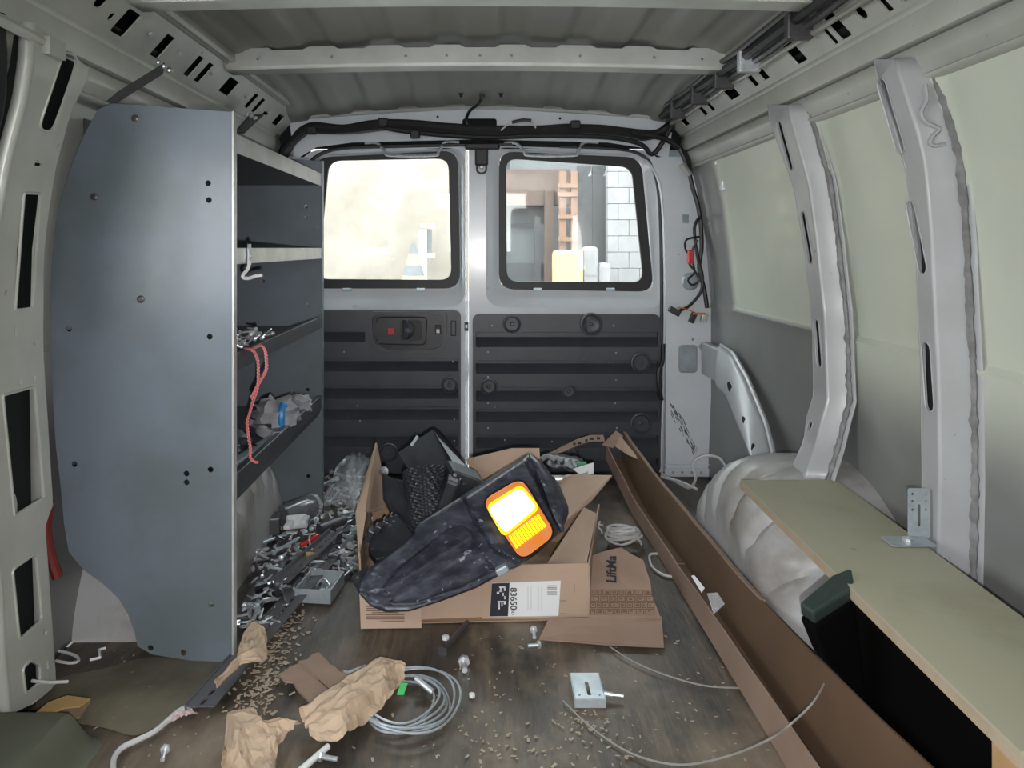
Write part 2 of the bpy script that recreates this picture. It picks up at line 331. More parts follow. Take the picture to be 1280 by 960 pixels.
# sub floor so nothing leaks
sbuild('trim_1', MB().box((0, .7, -.04), (1.86, 4.5, .06)), M['cavity'])
def sstep(a, b, x): t = max(0, min(1, (x-a)/(b-a))); return t*t*(3-2*t)
for side, nm in ((1, 'wall_right'), (-1, 'wall_left')):
    mb = MB(); rows = []
    ys = []; y = YF
    while y < 2.96: ys.append(y); y += .02 if y > .4 else .1
    zs = [i*.0125 for i in range(0, 94)]
    def opening(y, z):
        if side < 0 and .08 < y < 1.2 and .64 < z < 1.16: return True
        if -1.25 < y < -.35 and .68 < z < 1.16: return True
        return False
    bays = [(1.90, 2.61), (1.46, 1.80), (.5, 1.335)]
    for z in zs:
        r = []
        for y in ys:
            rec = 0
            for a, b in bays: rec = max(rec, sstep(a, a+.015, y)*(1-sstep(b-.015, b, y)))
            rec *= sstep(.640, .652, z)
            bead = math.exp(-((z-.640)/.006)**2)*.004
            X = skinx(z, side)+.009*rec-bead+.002*ns((y*1.5, z*2, side))
            r.append((side*X, y, z))
        rows.append(r)
    o = len(mb.v); n = len(ys)
    for r in rows: mb.v += [Vector(p) for p in r]
    for i in range(len(zs)-1):
        for k in range(n-1):
            if opening((ys[k]+ys[k+1])/2, (zs[i]+zs[i+1])/2): continue
            mb.f.append((i*n+k, i*n+k+1, (i+1)*n+k+1, (i+1)*n+k))
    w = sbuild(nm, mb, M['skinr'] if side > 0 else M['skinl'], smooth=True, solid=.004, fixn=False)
    ca = w.data.color_attributes.new('paint', 'FLOAT_COLOR', 'POINT')
    for i, v in enumerate(mb.v):
        if v.y > 1.88: c_ = sstep(.640, .650, v.z)*(1-sstep(2.595, 2.61, v.y))
        else: c_ = sstep(.42, .66, v.z-.04*(v.y-1.3))
        ca.data[i].color = (c_, c_, c_, 1)
    # header between skin and rail, and outer leak-proof side
    hd = MB().grid([[(side*X, y, z) for y in [YF+.1*i for i in range(45)]] for X, z in ((.760, 1.205), (.772, 1.178), (.785, 1.158), (.812, 1.158), (.93, 1.20), (.90, 1.40))])
    build('header', hd, M['rail'], w, smooth=True, solid=.003)
    lp = MB().grid([[(side*X, y, z) for y in [YF+.1*i for i in range(45)]] for X, z in ((.776, 1.1555), (.790, 1.150), (.800, 1.149), (.806, 1.160))])
    build('header_lip', lp, M['rail'], w, smooth=True, solid=.004)
# roof skin with lengthwise ribs
def roofz(x, y):
    z = 1.428-.055*(x/.70)**2-.05*sstep(2.45, 2.9, y)
    for c in (-.60, -.44, -.27, -.09, .09, .27, .44, .60):
        d = abs(x-c); z += .010*(1-sstep(.028, .045, d))
    return z
xs = [-.72+.012*i for i in range(121)]
rf = MB().grid([[(x, y, roofz(x, y)) for x in xs] for y in [YF+.1*i for i in range(38)]+[2.32+.045*i for i in range(14)]])
sbuild('ceiling', rf, M['roof'], smooth=True, solid=.003)
lk = MB().box((0, .72, 1.47), (1.9, 4.45, .02))
for s_ in (1, -1):
    lk.box((s_*.94, .72, 1.33), (.02, 4.45, .34)).box((s_*.83, YF-.01, 1.33), (.24, .02, .34)).box((s_*.80, 2.945, 1.33), (.30, .02, .34)).box((s_*.95, 2.1, .60), (.02, 1.75, 1.2))
lk.box((0, 2.945, 1.40), (1.9, .02, .16))
lk.box((0, YF-.02, .40), (1.9, .04, .84)).box((0, YF-.02, 1.43), (1.9, .04, .10))  # unseen firewall and top strip, added to cut low front light
sbuild('trim_2', lk, M['cavity'])
# roof bows
def bow(n, Y):
    t = struct(n, (0, Y, 1.35)); zz = lambda x: 1.352-.012*(x/.68)**2
    holes = [circle(x, .020, .0042, 8) for x in (-.60, -.40, -.20, -.09, 0, .085, .27, .47, .60)]
    out = [(-.685, 0), (.685, 0)]+[(x, .044+(.008 if int(abs(x)*11.5+.5) % 2 else 0)) for x in [.685-.0137*i for i in range(101)]]
    build('face', plate(out, holes, lambda u, v, w: Vector((u, Y-.035+w+v*.35, zz(u)+v)), .003, ucuts=[-.6+.1*i for i in range(13)]), M['bow'], t, smooth=True)
    build('lower_face', MB().grid([[(x, Y+a, zz(x)+b) for x in [-.685+.0685*i for i in range(21)]] for a, b in ((-.035, 0), (-.028, -.008), (.028, -.008), (.035, 0), (.038, .04), (.06, .055))]), M['bow'], t, smooth=True, solid=.003)
bow('trim_3', 2.10); bow('trim_4', 1.53); bow('trim_5', .85)
# rails
def rail(n, side, holes):
    t = struct(n, (side*.72, 1, 1.3)); a = Vector((.680, 1.348)); b = Vector((.748, 1.272)); L = (b-a).length; nn = Vector((b-a).yx)/L
    hs = []; 
    for (y, s, dy, ds, r) in holes: hs.append(rrect(y-dy/2, s-ds/2, y+dy/2, s+ds/2, r, 3))
    def fn(u, v, w):
        p = a.lerp(b, v/L); return Vector((side*(p.x+w*.7), u, p.y+w*.7))
    build('face', plate([(YF, 0), (2.87, 0), (2.87, L), (YF, L)], hs, fn, .004), M['rail'], t)
    ys = [YF+.1*i for i in range(45)]; ys[-1] = 2.88
    low = MB().grid([[(side*X, y, z) for y in ys] for X, z in ((.748, 1.2725), (.754, 1.262), (.750, 1.238), (.757, 1.215), (.775, 1.205))])
    build('underside', low, M['rail'], t, smooth=True, solid=.003)
    up = MB().grid([[(side*X, y, z) for y in ys] for X, z in ((.681, 1.3475), (.674, 1.352), (.664, 1.351), (.660, 1.358), (.668, 1.40))])
    build('upper_lip', up, M['rail'], t, smooth=True, solid=.003)
    for y in (1.62, 1.78, 2.0, 2.3, 2.55):
        build('bolt', MB().lathe((side*.709, y+.03, 1.312), (-side*.7, 0, -.7), [(.006, 0), (.006, .004), (.003, .006)], 8), M['zinc'], t)
    return t
rail('trim_6', -1, [(1.18, .05, .09, .05, .004), (1.32, .05, .03, .05, .004), (1.44, .045, .03, .03, .01), (1.50, .06, .018, .018, .008), (1.555, .055, .055, .06, .006), (1.735, .055, .045, .062, .003), (1.925, .055, .038, .062, .004), (1.995, .055, .038, .062, .004), (2.185, .05, .085, .052, .004), (2.40, .05, .04, .055, .004), (2.475, .05, .04, .055, .004), (2.58, .06, .05, .012, .004), (2.73, .055, .07, .045, .004)])
rail('trim_7', 1, [(1.15, .05, .06, .05, .004), (1.26, .05, .06, .04, .01), (1.32, .06, .05, .06, .006), (1.385, .07, .02, .045, .004), (1.46, .066, .03, .03, .014), (1.555, .062, .045, .065, .006), (1.60, .075, .02, .04, .004), (1.766, .065, .055, .055, .004), (1.97, .062, .04, .045, .004), (2.045, .066, .035, .04, .004), (2.215, .06, .085, .05, .004), (2.42, .06, .035, .05, .004), (2.50, .06, .04, .05, .004), (2.72, .06, .06, .045, .004)])
# rear header and D pillars
t = struct('trim_8', (0, 2.88, 1.25))
hole1 = rrect(*(P(578, 164, 2.88).xz), *(P(621, 148, 2.88).xz), .01)
hx = lambda px, py: tuple(P(px, py, 2.88).xz)
out = [hx(835, 200), hx(842, 150), hx(760, 141), hx(600, 136), hx(440, 141), hx(362, 152), hx(368, 200), hx(395, 184), hx(440, 178), hx(600, 174), hx(760, 178), hx(800, 184)]
build('panel', plate(out, [hole1, circle(*hx(547, 146), .005), circle(*hx(700, 148), .005)], lambda u, v, w: Vector((u, 2.88+w, v)), .004), M['white'], t)
build('cavity', MB().box(P(600, 160, 2.93), (1.5, .01, .16)), M['cavity'], t)
build('lip', MB().grid([[(x, y, 1.352-.02*(x/.7)**2+dz+.022*(1-abs(x)/.7)) for x in [-.70+.07*i for i in range(21)]] for y, dz in ((2.884, .0), (2.862, .0), (2.855, .006), (2.862, .012), (2.885, .03))]), M['bow'], t, smooth=True, solid=.003)
dpx = [(832, 600), (832, 400), (832, 300), (828, 232), (812, 197), (836, 196), (858, 196), (868, 225), (876, 262), (884, 310), (892, 390), (895, 450), (896, 540), (892, 598)]
for side, nm in ((1, 'trim_9'), (-1, 'trim_10')):
    t = struct(nm, (side*.8, 2.86, 0)); q = [(P(a, b, 2.86).x, P(a, b, 2.86).z) for a, b in dpx]
    hp = lambda a, b: (P(a, b, 2.86).x, P(a, b, 2.86).z)
    hs = [rrect(*hp(853, 279), *hp(861, 268), .002, 2), rrect(*hp(848, 466), *hp(872, 431), .015), circle(*hp(881, 449), .011, 10), [hp(873, 433), hp(877, 429), hp(880, 433), hp(876, 438)], circle(*hp(866, 424), .005), circle(*hp(848, 318), .004), circle(*hp(863, 352), .034, 16)]
    build('panel', plate(q, hs, lambda u, v, w: Vector((side*u, 2.86+w, v)), .004), M['white'], t)
    c = P(863, 352, 2.86); c.x *= side
    build('reinforcement', MB().lathe(c+Vector((0, .03, 0)), (0, -1, 0), [(.045, 0), (.036, .004), (.018, .006), (.016, .014), (.008, .014), (.007, .006), (.001, .006)], 20), M['galv'], t, smooth=True)
    build('cavity', MB().box((side*.80, 2.93, .6), (.22, .01, 1.25)), M['galv'] , t)
    # side return towards the skin and bottom sill strip
    build('side_return', MB().grid([[(side*P(a, b, 2.86).x, 2.86, P(a, b, 2.86).z), (side*(P(a, b, 2.86).x+.004), 2.885, P(a, b, 2.86).z), (side*(P(a, b, 2.86).x+.15), 2.89, P(a, b, 2.86).z)] for a, b in dpx[6:]]), M['pillar'], t, smooth=True, solid=.002)
    build('sill_strip', MB().box((side*.78, 2.853, .045), (.19, .006, .006)).box((side*.78, 2.852, .018), (.19, .008, .03)), M['white'], t, bevel=.002)
    for k in range(5): build('rivet', MB().lathe((side*(.715+.035*k), 2.848, .02), (0, -1, 0), [(.005, 0), (.005, .002), (.002, .004)], 8), M['pillar'], t)
    if side > 0:
        sc = MB()
        for k in range(60):
            t_ = random.random(); cx_ = lerp(.705, .795, t_**.8)+random.gauss(0, .006); cz_ = lerp(.27, .10, t_)+random.gauss(0, .010)
            L_ = random.uniform(.006, .022); sc.tube([Vector((cx_, 2.8592, cz_)), Vector((cx_+L_*.45, 2.8592, cz_-L_))], random.uniform(.0008, .0022), 4)
        build('scuff', sc, M['dsteel'], t)
# pillars with slots
def slot(pa, pb, w, prof, dx=0):
    a = Vector(wall_pt(*pa, prof, dx)); b = Vector(wall_pt(*pb, prof, dx)); d = (b-a).normalized(); n = Vector((-d.y, d.x)); out = []
    a = a+d*w/2; b = b-d*w/2
    for k in range(7): an = math.pi*k/6; out.append(tuple(a+n*math.cos(an)*w/2-d*math.sin(an)*w/2))
    for k in range(7): an = math.pi*k/6; out.append(tuple(b-n*math.cos(an)*w/2+d*math.sin(an)*w/2))
    return out
def pillar(name, side, left, right, slots, rounds, prof, depth, m, beads=True):
    t = struct(name, (side*.8, 1.8, 0)); Lp = [wall_pt(a, b, prof) for a, b in left]; Rp = [wall_pt(a, b, prof) for a, b in right]
    hs = [slot(a, b, w, prof) for a, b, w in slots]+[circle(*wall_pt(a, b, prof), r) for a, b, r in rounds]
    fx = lambda u, v, w: Vector((side*(interp(prof, v)+w), u, v))
    zs = [.05*i for i in range(1, 26)]
    build('slotted_face', plate(Lp+Rp[::-1], hs, fx, .004, vcuts=zs), m, t, smooth=True)
    sr = MB()
    for h in hs: sr.tube([fx(u, v, -.0006) for u, v in h]+[fx(*h[0], -.0006), fx(*h[1], -.0006)], .0018, 5, cap=False)
    build('slot_rim', sr, m, t, smooth=True)
    build('slot_shade', MB().grid([[fx(p.x+(-.004 if E_ is Lp else .004), p.y, .007) for p in resample([Vector((y, z, 0)) for y, z in E_], 30)] for E_ in (Lp, Rp)]), M['cavity'], t, smooth=True)  # near-black backing stands for the shade inside the slots
    for lab, E, sg in (('near_flank', Rp, -1), ('far_flank', Lp, 1)):
        E = resample([Vector((y, z, 0)) for y, z in E], 40)
        rr = [[Vector((side*(interp(prof, p.y)+dx*depth), p.x+dy, p.y)) for p in E] for dx, dy in ((0, 0), (.06, -.003*-sg), (.12, .004*sg), (.9, .012*sg), (1.0, .016*sg), (1.0, .036*sg))]
        build(lab, MB().grid(rr), m, t, smooth=True, solid=.003)
        if sg < 0 and beads:
            pts = [Vector((side*(interp(prof, p.y)+depth-.006), p.x-.018+.004*ns((p.y*30, 0, 0)), p.y)) for p in E]; pts = resample(pts, 160)
            sb = MB().tube(pts, lambda q: .0065+.0045*ns((q*60, 3.3, 0))+.002*ns((q*170, 1, 0)), 7); build('sealant_bead', sb, M['seal'], t, smooth=True)
    return t
pillar('trim_11', 1, [(960, 131), (991, 230), (1008, 333), (1014, 385), (1016, 431), (1017, 484), (1008, 523), (1003, 556), (986, 598)],
       [(985, 131), (1008, 225), (1022, 333), (1028, 385), (1030, 431), (1032, 484), (1026, 523), (1018, 556), (1004, 598)],
       [((973, 150), (990, 213), .028), ((1003, 264), (1014, 330), .028), ((1020, 398), (1025, 460), .028)], [(1013, 532, .011)],
       [(.25, .70), (.33, .72), (.40, .765), (.5, .80), (.65, .80), (.85, .79), (1.0, .775), (1.17, .735)], .052, M['pillar'])
pillar('trim_12', 1, [(1093, 74), (1118, 160), (1138, 250), (1146, 330), (1150, 431), (1152, 520), (1153, 600), (1150, 700), (1148, 800)],
       [(1118, 74), (1143, 160), (1158, 250), (1163, 330), (1168, 431), (1171, 520), (1172, 600), (1170, 700), (1168, 800)],
       [((1100, 98), (1128, 192), .030), ((1137, 252), (1155, 343), .028), ((1157, 427), (1163, 515), .028)], [],
       FACE, .060, M['pillar'])
# curled seam flange on near pillar, drawn as a tube
t = thing('flange_curl', 'pale curled seam flange on the side of the nearer right pillar', 'clip', P(1165, 150, 1.36))
q = [(1150, 105), (1152, 125), (1145, 140), (1150, 152), (1162, 158), (1168, 162), (1160, 170), (1156, 178), (1162, 182), (1175, 180)]
build('wire', MB().tube([P(a+6, b, 1.335) for a, b in q], .0042, 6, smooth=4), M['pillar'], t, smooth=True)
# left slotted pillar beside the side door
LP = [(0, .81), (.3, .82), (.65, .825), (.85, .81), (1.0, .785), (1.17, .74), (1.25, .735)]
def poly(pts, r=.006): return rpoly([wall_pt(a, b, LP) for a, b in pts], r, 3)
t = struct('trim_13', (-.8, 1.35, 0))
right = [(112, 86), (88, 140), (72, 200), (60, 270), (54, 345), (54, 445), (56, 475), (64, 600), (66, 632), (56, 655), (60, 710), (70, 855), (56, 868), (40, 880)]
left = [(45, 30), (42, 60), (34, 125), (8, 237), (-6, 320), (-10, 450), (-8, 600), (3, 735), (7, 822), (14, 893)]
O = [wall_pt(a, b, LP) for a, b in right]+[wall_pt(a, b, LP) for a, b in left[::-1]]
hs = [poly([(77, 64), (97, 69), (66, 166), (47, 162)], .02), poly([(30, 241), (51, 242), (41, 385), (19, 388)]), poly([(3, 494), (44, 483), (55, 622), (18, 645)]), poly([(15, 712), (45, 691), (53, 774), (24, 800)], .01), poly([(28, 836), (38, 825), (50, 831), (51, 852), (32, 868)], .008),
      poly([(44, 203), (53, 204), (52, 208), (43, 207)], .002), poly([(19, 408), (22, 408), (21, 422), (18, 422)], .001), poly([(25, 475), (28, 474), (27, 481), (24, 482)], .001), poly([(42, 470), (45, 469), (44, 476), (41, 477)], .001), poly([(55, 786), (59, 789), (58, 795), (54, 792)], .001), poly([(57, 825), (60, 824), (61, 836), (58, 837)], .001), poly([(72, 180), (75, 180), (74, 184), (71, 184)], .001)]
lf = lambda u, v, w: Vector((-(interp(LP, v)+w), u, v))
build('cutout_face', plate(O, hs, lf, .004, vcuts=[.05*i for i in range(1, 26)]), M['rail'], t, smooth=True)
rim = MB()
for h in hs[:5]: rim.tube([lf(u, v, 0) for u, v in h]+[lf(*h[0], 0)], .003, 5, cap=False)
build('cutout_rim', rim, M['rail'], t, smooth=True)
E = resample([Vector((y, z, 0)) for y, z in [wall_pt(a, b, LP) for a, b in left]], 40)
build('rolled_flange', MB().tube([lf(p.x, p.y, .012) for p in E], .013, 10), M['rail'], t, smooth=True)
E2 = resample([Vector((y, z, 0)) for y, z in [wall_pt(a, b, LP) for a, b in right]], 60)
build('far_return', MB().grid([[lf(p.x+dy, p.y, w) for p in E2] for w, dy in ((0, 0), (.02, .004), (.07, .01))]), M['rail'], t, smooth=True, solid=.003)
build('cavity', MB().grid([[(-(interp(LP, z)+.022), y, z) for y in (1.255, 1.34, 1.44)] for z in [.05*i for i in range(0, 25)]]), M['cavity'], t, solid=.003)  # near-black sheet stands for the shade inside the cutouts
build('striker_boss', MB().lathe(lf(1.335, .385, .021), (1, 0, 0), [(.055, 0), (.050, .008), (.03, .010), (.008, .011), (.006, .02), (.001, .02)], 20), M['rail'], t, smooth=True)
build('door_seal', MB().tube([lf(p.x-.035-.03*sstep(1.05, 1.25, p.y), p.y, .035) for p in E]+[Vector((-.77, 1.05, 1.17)), Vector((-.77, .5, 1.18))], .022, 8), M['black'], t, smooth=True)
build('drip_flange', MB().tube([Vector((-.745, .4, 1.20)), Vector((-.742, 1.2, 1.205)), Vector((-.742, 1.33, 1.20))], .010, 8).box((-.735, 1.32, 1.195), (.02, .05, .03)), M['rail'], t, smooth=True)
# side door behind the seal: lower panel with inner frame
t = struct('door_3', (-.86, .6, 0))
dp = rrect(.06, .02, 1.235, 1.17, .06)
build('door_frame', plate(dp, [rrect(.16, .68, 1.14, 1.11, .07)], lambda u, v, w: Vector((-(.868-.09*sstep(.7, 1.3, v)+w), u, v)), .02, vcuts=[.7+.08*i for i in range(6)]), M['rail'], t, smooth=True)
# wheelhouses
def wheelhouse(name, side, x0, m, yc=1.73, R=.425):
    rows = []; zc = -.10
    prof = [(x0+.004, .62), (x0, .70), (x0+.004, .76), (x0+.014, .83), (x0+.034, .895), (x0+.065, .95), (x0+.11, .985), (x0+.17, 1.0), (.90, 1.0)]
    for k in range(97):
        a = math.pi*(.065+.87*k/96); r = []
        for j, (x, s) in enumerate(prof):
            rb = (0, .2, 1, 1, 1, .9, .6, .3, 0)[j]*(.017*math.exp(-((((k+3) % 12)-6)/1.5)**2))
            r.append(Vector((side*(x+rb*.9), yc+R*(s-rb*.8)*math.cos(a)*1.0, max(-.01, zc+R*(s-rb)*math.sin(a)))))
        rows.append(r)
    mb = MB().grid(rows)
    face = [Vector((side*(x0+.004), r[0].y, r[0].z)) for r in rows]
    c = Vector((side*(x0+.006), yc, -.01)); o = len(mb.v); mb.v += face+[c]
    for k in range(96): mb.f.append((o+k, o+k+1, o+97))
    return sbuild(name, mb, m, smooth=True)
wheelhouse('trim_14', 1, .580, M['wheel'], 1.82, .452)
wheelhouse('trim_15', -1, .60, M['wheel'], 2.075)
# quarter brace from rear pillar to wheelhouse
t = struct('trim_16', (.8, 2.3, .3))
A = resample([P(899, 432, 2.66), P(914, 442, 2.52), P(932, 474, 2.37), P(955, 530, 2.16), P(968, 586, 2.02)], 24); B = resample([P(896, 484, 2.62), P(908, 498, 2.46), P(916, 518, 2.32), P(932, 555, 2.13), P(946, 592, 1.98)], 24)
build('brace_web', MB().grid([[a.lerp(b, s)-Vector((.012*math.sin(s*math.pi), 0, 0)) for a, b in zip(A, B)] for s in [i/8 for i in range(9)]]), M['pillar'], t, smooth=True, solid=.004)
build('brace_flange', MB().tube([a+Vector((.006, 0, .002)) for a in A], .007, 6).tube([b+Vector((.006, 0, -.002)) for b in B], .006, 6), M['pillar'], t, smooth=True)
hm = MB()
for i, w in ((8, .016), (15, .010), (20, .014)):
    p = A[i].lerp(B[i], .5); d = (A[i+1]-A[i]).normalized(); n = (B[i]-A[i]).normalized(); q = []
    for k in range(12): an = 2*math.pi*k/12; q.append(p+d*math.cos(an)*w*1.8+n*math.sin(an)*w*.7-Vector((.0155, 0, 0)))
    hm.sheet(q, .001)
build('brace_hole', hm, M['cavity'], t)
build('foot', MB().box((.835, 2.75, .445), (.03, .20, .12)), M['pillar'], t, bevel=.006)

# ------------------------------------------------------------------ rear doors
def hx(px, py, Y=D): q = P(px, py, Y); return (q.x, q.z)
def door(n, outline, gl, gas, rec, mirror=False):
    t = struct(n, (outline[0][0], D, 0))
    o = rpoly([hx(*p) for p in outline], [.10 if q else .01 for q in [p[1] < 240 and abs(p[0]-583) > 100 for p in outline]], 6)
    R = rpoly([hx(*p) for p in rec], .07, 7); G = rpoly([hx(*p) for p in gl], .045, 6); K = rpoly([hx(*p) for p in gas], .06, 6)
    build('inner_panel', plate(o, [R], lambda u, v, w: Vector((u, D+w, v)), .012), M['white'], t, bevel=.003)
    # sloped recess around the window
    Kb = [(u, v) for u, v in rpoly([hx(*p) for p in gas], .06, 7)]
    build('window_recess', MB().grid([[Vector((u, D+.001, v)) for u, v in R+R[:1]], [Vector((lerp(a[0], b[0], .35), D+.006, lerp(a[1], b[1], .35))) for a, b in zip(R+R[:1], Kb+Kb[:1])], [Vector((lerp(a[0], b[0], .8), D+.026, lerp(a[1], b[1], .8))) for a, b in zip(R+R[:1], Kb+Kb[:1])], [Vector((u*.999, D+.028, v)) for u, v in Kb+Kb[:1]], [Vector((u*.97+.03*hx(*gas[0])[0], D+.030, v)) for u, v in Kb+Kb[:1]]]), M['white'], t, smooth=True)
    build('window_gasket', plate(K, [G], lambda u, v, w: Vector((u, D+.022+w, v)), .014), M['black'], t, bevel=.003)
    pg = MB().sheet([Vector((u, D+.032, v)) for u, v in K], .003); build('pane', pg, M['pane'], t)
    return t
gR = [(633, 197), (788, 206), (796, 214), (804, 352), (633, 352)]
d2 = door('door_2', [(586, 598), (586, 183), (828, 188), (833, 400), (829, 598)], [(633, 197), (791, 208), (806, 353), (634, 352)], [(624, 188), (803, 196), (819, 365), (624, 362)], [(608, 182), (822, 188), (829, 386), (607, 384)])
d1 = door('door_1', [(582, 598), (582, 183), (372, 188), (367, 400), (371, 598)], [(560, 197), (410, 200), (395, 349), (564, 350)], [(572, 187), (392, 196), (377, 361), (575, 361)], [(581.5, 183), (378, 188), (371, 386), (581.5, 384)])
build('meeting_flange', MB().box((hx(584, 300)[0], D-.006, .61), (.004, .010, 1.22)), M['white'], d1, bevel=.001)
build('edge_strip', MB().tube([P(a, b, 2.895) for a, b in ((806, 200), (818, 214), (826, 240), (830, 300), (831, 400), (829, 500), (826, 590))], .006, 6, smooth=3), M['white'], d2, smooth=True)
build('edge_seal', MB().tube([P(a, b, 2.90) for a, b in ((700, 183), (770, 186), (800, 193), (815, 208), (823, 240), (826, 300), (827, 400), (825, 500), (822, 590))], .006, 6, smooth=3), M['black'], d2, smooth=True)
build('edge_seal', MB().tube([P(a, b, 2.90) for a, b in ((640, 180), (500, 182), (430, 185), (400, 193), (385, 208), (377, 240), (374, 300))], .007, 6, smooth=3), M['black'], d1, smooth=True)
for dd, xs_ in ((d1, (434, 526)), (d2, (672, 763))):
    for x in xs_: build('gasket_clip', MB().box(P(x, 362, D-.004), (.034, .008, .012)), M['galv'], dd, bevel=.002)
for dd, (a, b) in ((d1, (444, 383)), (d2, (681, 381)), (d2, (681, 560))):
    build('plug', MB().lathe(P(a, b, D-.001), (0, -1, 0), [(.010, 0), (.010, .002), (.007, .003)], 12), M['white'], dd)
for dd, off, Yd in ((d1, 462, D), (d2, 636, D)):
    q = [(off-6, 179), (off+9, 179), (off+19, 189), (off+26, 194), (off+80, 194), (off+86, 190), (off+94, 178), (off+112, 178)]
    build('grab_bar', MB().tube([P(a, b, Yd-.02) for a, b in q], .0062, 8, smooth=4), M['zinc'], dd, smooth=True)
def panel(dd, x0, y0, x1, y1, recs, cups, dots):
    O = rrect(*hx(x0, y1), *hx(x1, y0), .025)
    build('trim_backing', MB().sheet([Vector((u, D-.010, v)) for u, v in O][::-1], .010), M['trimpl'], dd, bevel=.002)
    hs = []
    for (a, b, c, e) in recs: hs.append(rrect(*hx(a, e), *hx(c, b), .006, 3))
    cs = [(a, b, r) for a, b, r in cups]
    o = build('trim_ribbing', plate(O, hs, lambda u, v, w: Vector((u, D-.038+w, v)), .028), M['trimpl'], dd, bevel=.005)
    sl = MB()
    for (a, b, c, e) in recs:   # sloping lower shoulder of each groove
        p0, p1 = hx(a, e), hx(c, e); z = p0[1]
        sl.add([Vector((p0[0], D-.038, z)), Vector((p1[0], D-.038, z)), Vector((p1[0], D-.0102, z+.034)), Vector((p0[0], D-.0102, z+.034)), Vector((p0[0], D-.0102, z)), Vector((p1[0], D-.0102, z))], [(0, 1, 2, 3), (4, 5, 1, 0), (4, 0, 3), (5, 2, 1), (3, 2, 5, 4)])
    if recs: build('groove_shoulder', sl, M['trimpl'], dd)
    for a, b, r in cs:
        c = P(a, b, D-.0385); q = build('fastener_cup', MB().lathe(c, (0, -1, 0), [(r*1.15, 0), (r*1.1, .004), (r*.95, .005), (r*.8, .0005), (r*.4, .0003), (r*.1, .0003)], 18), M['trimpl'], dd, smooth=True)
        build('screw_head', MB().lathe(c, (0, -1, 0), [(.008, 0), (.008, .004), (.004, .006)], 8), M['dsteel'], q)
    for a, b in dots: build('screw_dot', MB().lathe(P(a, b, D-.038), (0, -1, 0), [(.0035, 0), (.0035, .001), (.001, .002)], 6), M['galv'], dd)
rows = [(414, 432), (449, 465), (482, 499), (509, 525), (541, 557)]
panel(d2, 591, 392, 823, 588, [(595, a, 820, b) for a, b in rows]+[(595, 570, 820, 586)], [(640, 405, .030), (739, 405, .038), (801, 453, .034), (611, 483, .028), (711, 489, .024), (801, 529, .036), (711, 566, .036)], [(615, 407), (767, 407), (610, 440), (770, 441), (610, 471), (770, 475), (610, 504), (769, 504), (610, 535), (631, 550), (690, 552), (771, 535)])
panel(d1, 372, 387, 576, 588, [(382, a, 573, b) for a, b in [(446, 462), (480, 496), (506, 522), (540, 556)]]+[(382, 412, 458, 426)], [(562, 481, .028), (486, 565, .032)], [(566, 452), (430, 440), (447, 507), (450, 526), (568, 524), (568, 551)])
# handle on the left rear door
hb = MB(); q = rpoly([hx(462, 388), hx(560, 388), hx(558, 434), hx(540, 441), hx(482, 439), hx(464, 428)], .03, 5); q2 = rpoly([hx(467, 392), hx(556, 392), hx(554, 431), hx(538, 435), hx(484, 434), hx(469, 426)], .025, 5)
hb = plate(q, [q2], lambda u, v, w: Vector((u, D-.056+w, v)), .02); bz = build('handle_bezel', hb, M['trimpl'], d1, bevel=.003)
build('handle_plate', plate(q2, [], lambda u, v, w: Vector((u, D-.046+w, v)), .008), M['plast2'], bz)
build('inner_ring', MB().tube([Vector((u, D-.048, v)) for u, v in rpoly([hx(473, 395), hx(535, 395), hx(533, 429), hx(473, 428)], .02, 5)]*1, .002, 5), M['plast2'], bz)
build('handle_cup', plate(rrect(*hx(502, 424), *hx(528, 399), .012), [], lambda u, v, w: Vector((u, D-.049+w, v)), .004), M['black'], bz, bevel=.001)
build('handle', MB().grid([[P(504+dx*(1-.6*(s-.5)**2*4)-2*0, 400+24*s, D-.052-dz) for s in [i/10 for i in range(11)]] for dx, dz in ((0, 0), (1, .014), (7, .018), (13, .010), (14, 0))]), M['trimpl'], bz, smooth=True, solid=.003)
build('red_lock_slide', MB().box(P(489, 414, D-.050), (.026, .012, .026)), M['red'], bz, bevel=.002)
build('lock_switch', MB().box(P(547.5, 412, D-.050), (.022, .010, .034)), M['black'], bz, bevel=.002)
build('switch_mark', MB().box(P(547.5, 414, D-.057), (.012, .003, .014)), M['labelw'], bz)
build('bezel_tab', MB().box(P(567, 410, D-.03), (.022, .02, .06)), M['plast2'], d1, bevel=.004)
build('striker_slot', MB().box(P(583, 408, D-.012), (.015, .006, .034)), M['black'], d1).location
build('striker', MB().box(P(583, 408, D-.017), (.008, .006, .012)), M['galv'], d1)
build('wear_patch', MB().sheet([P(a, b, D-.0125) for a, b in ((581, 446), (585, 446), (586, 460), (585, 475), (581, 477))], .0008), M['galv'], d1)
lt = thing('door_latch', 'black latch hanging between the tops of the two rear windows', 'latch', P(602, 216, 2.89))
build('latch_body', MB().box(P(602, 192, 2.885), (.05, .02, .09)).box(P(603, 183, 2.88), (.13, .02, .025)), M['black'], lt, bevel=.006)
build('latch_pocket', plate(rrect(*hx(595, 218, 2.9), *hx(609, 185, 2.9), .019), [rrect(*hx(597.5, 215.5, 2.9), *hx(606.5, 188, 2.9), .012)], lambda u, v, w: Vector((u, 2.895+w, v)), .01), M['black'], lt, bevel=.002)
build('latch_lever', MB().box(P(602, 203, 2.896), (.016, .012, .05)), M['galv'], lt, bevel=.003)
th_ = thing('hinge_strap', 'black door check strap beside the lower right rear door edge', 'strap', P(826, 470, 2.85))
build('strap', MB().tube([P(829, 430, 2.88), P(828, 452, 2.86), P(823, 465, 2.85), P(824, 485, 2.85), P(827, 500, 2.86)], .008, 6, smooth=3), M['black'], th_, smooth=True)

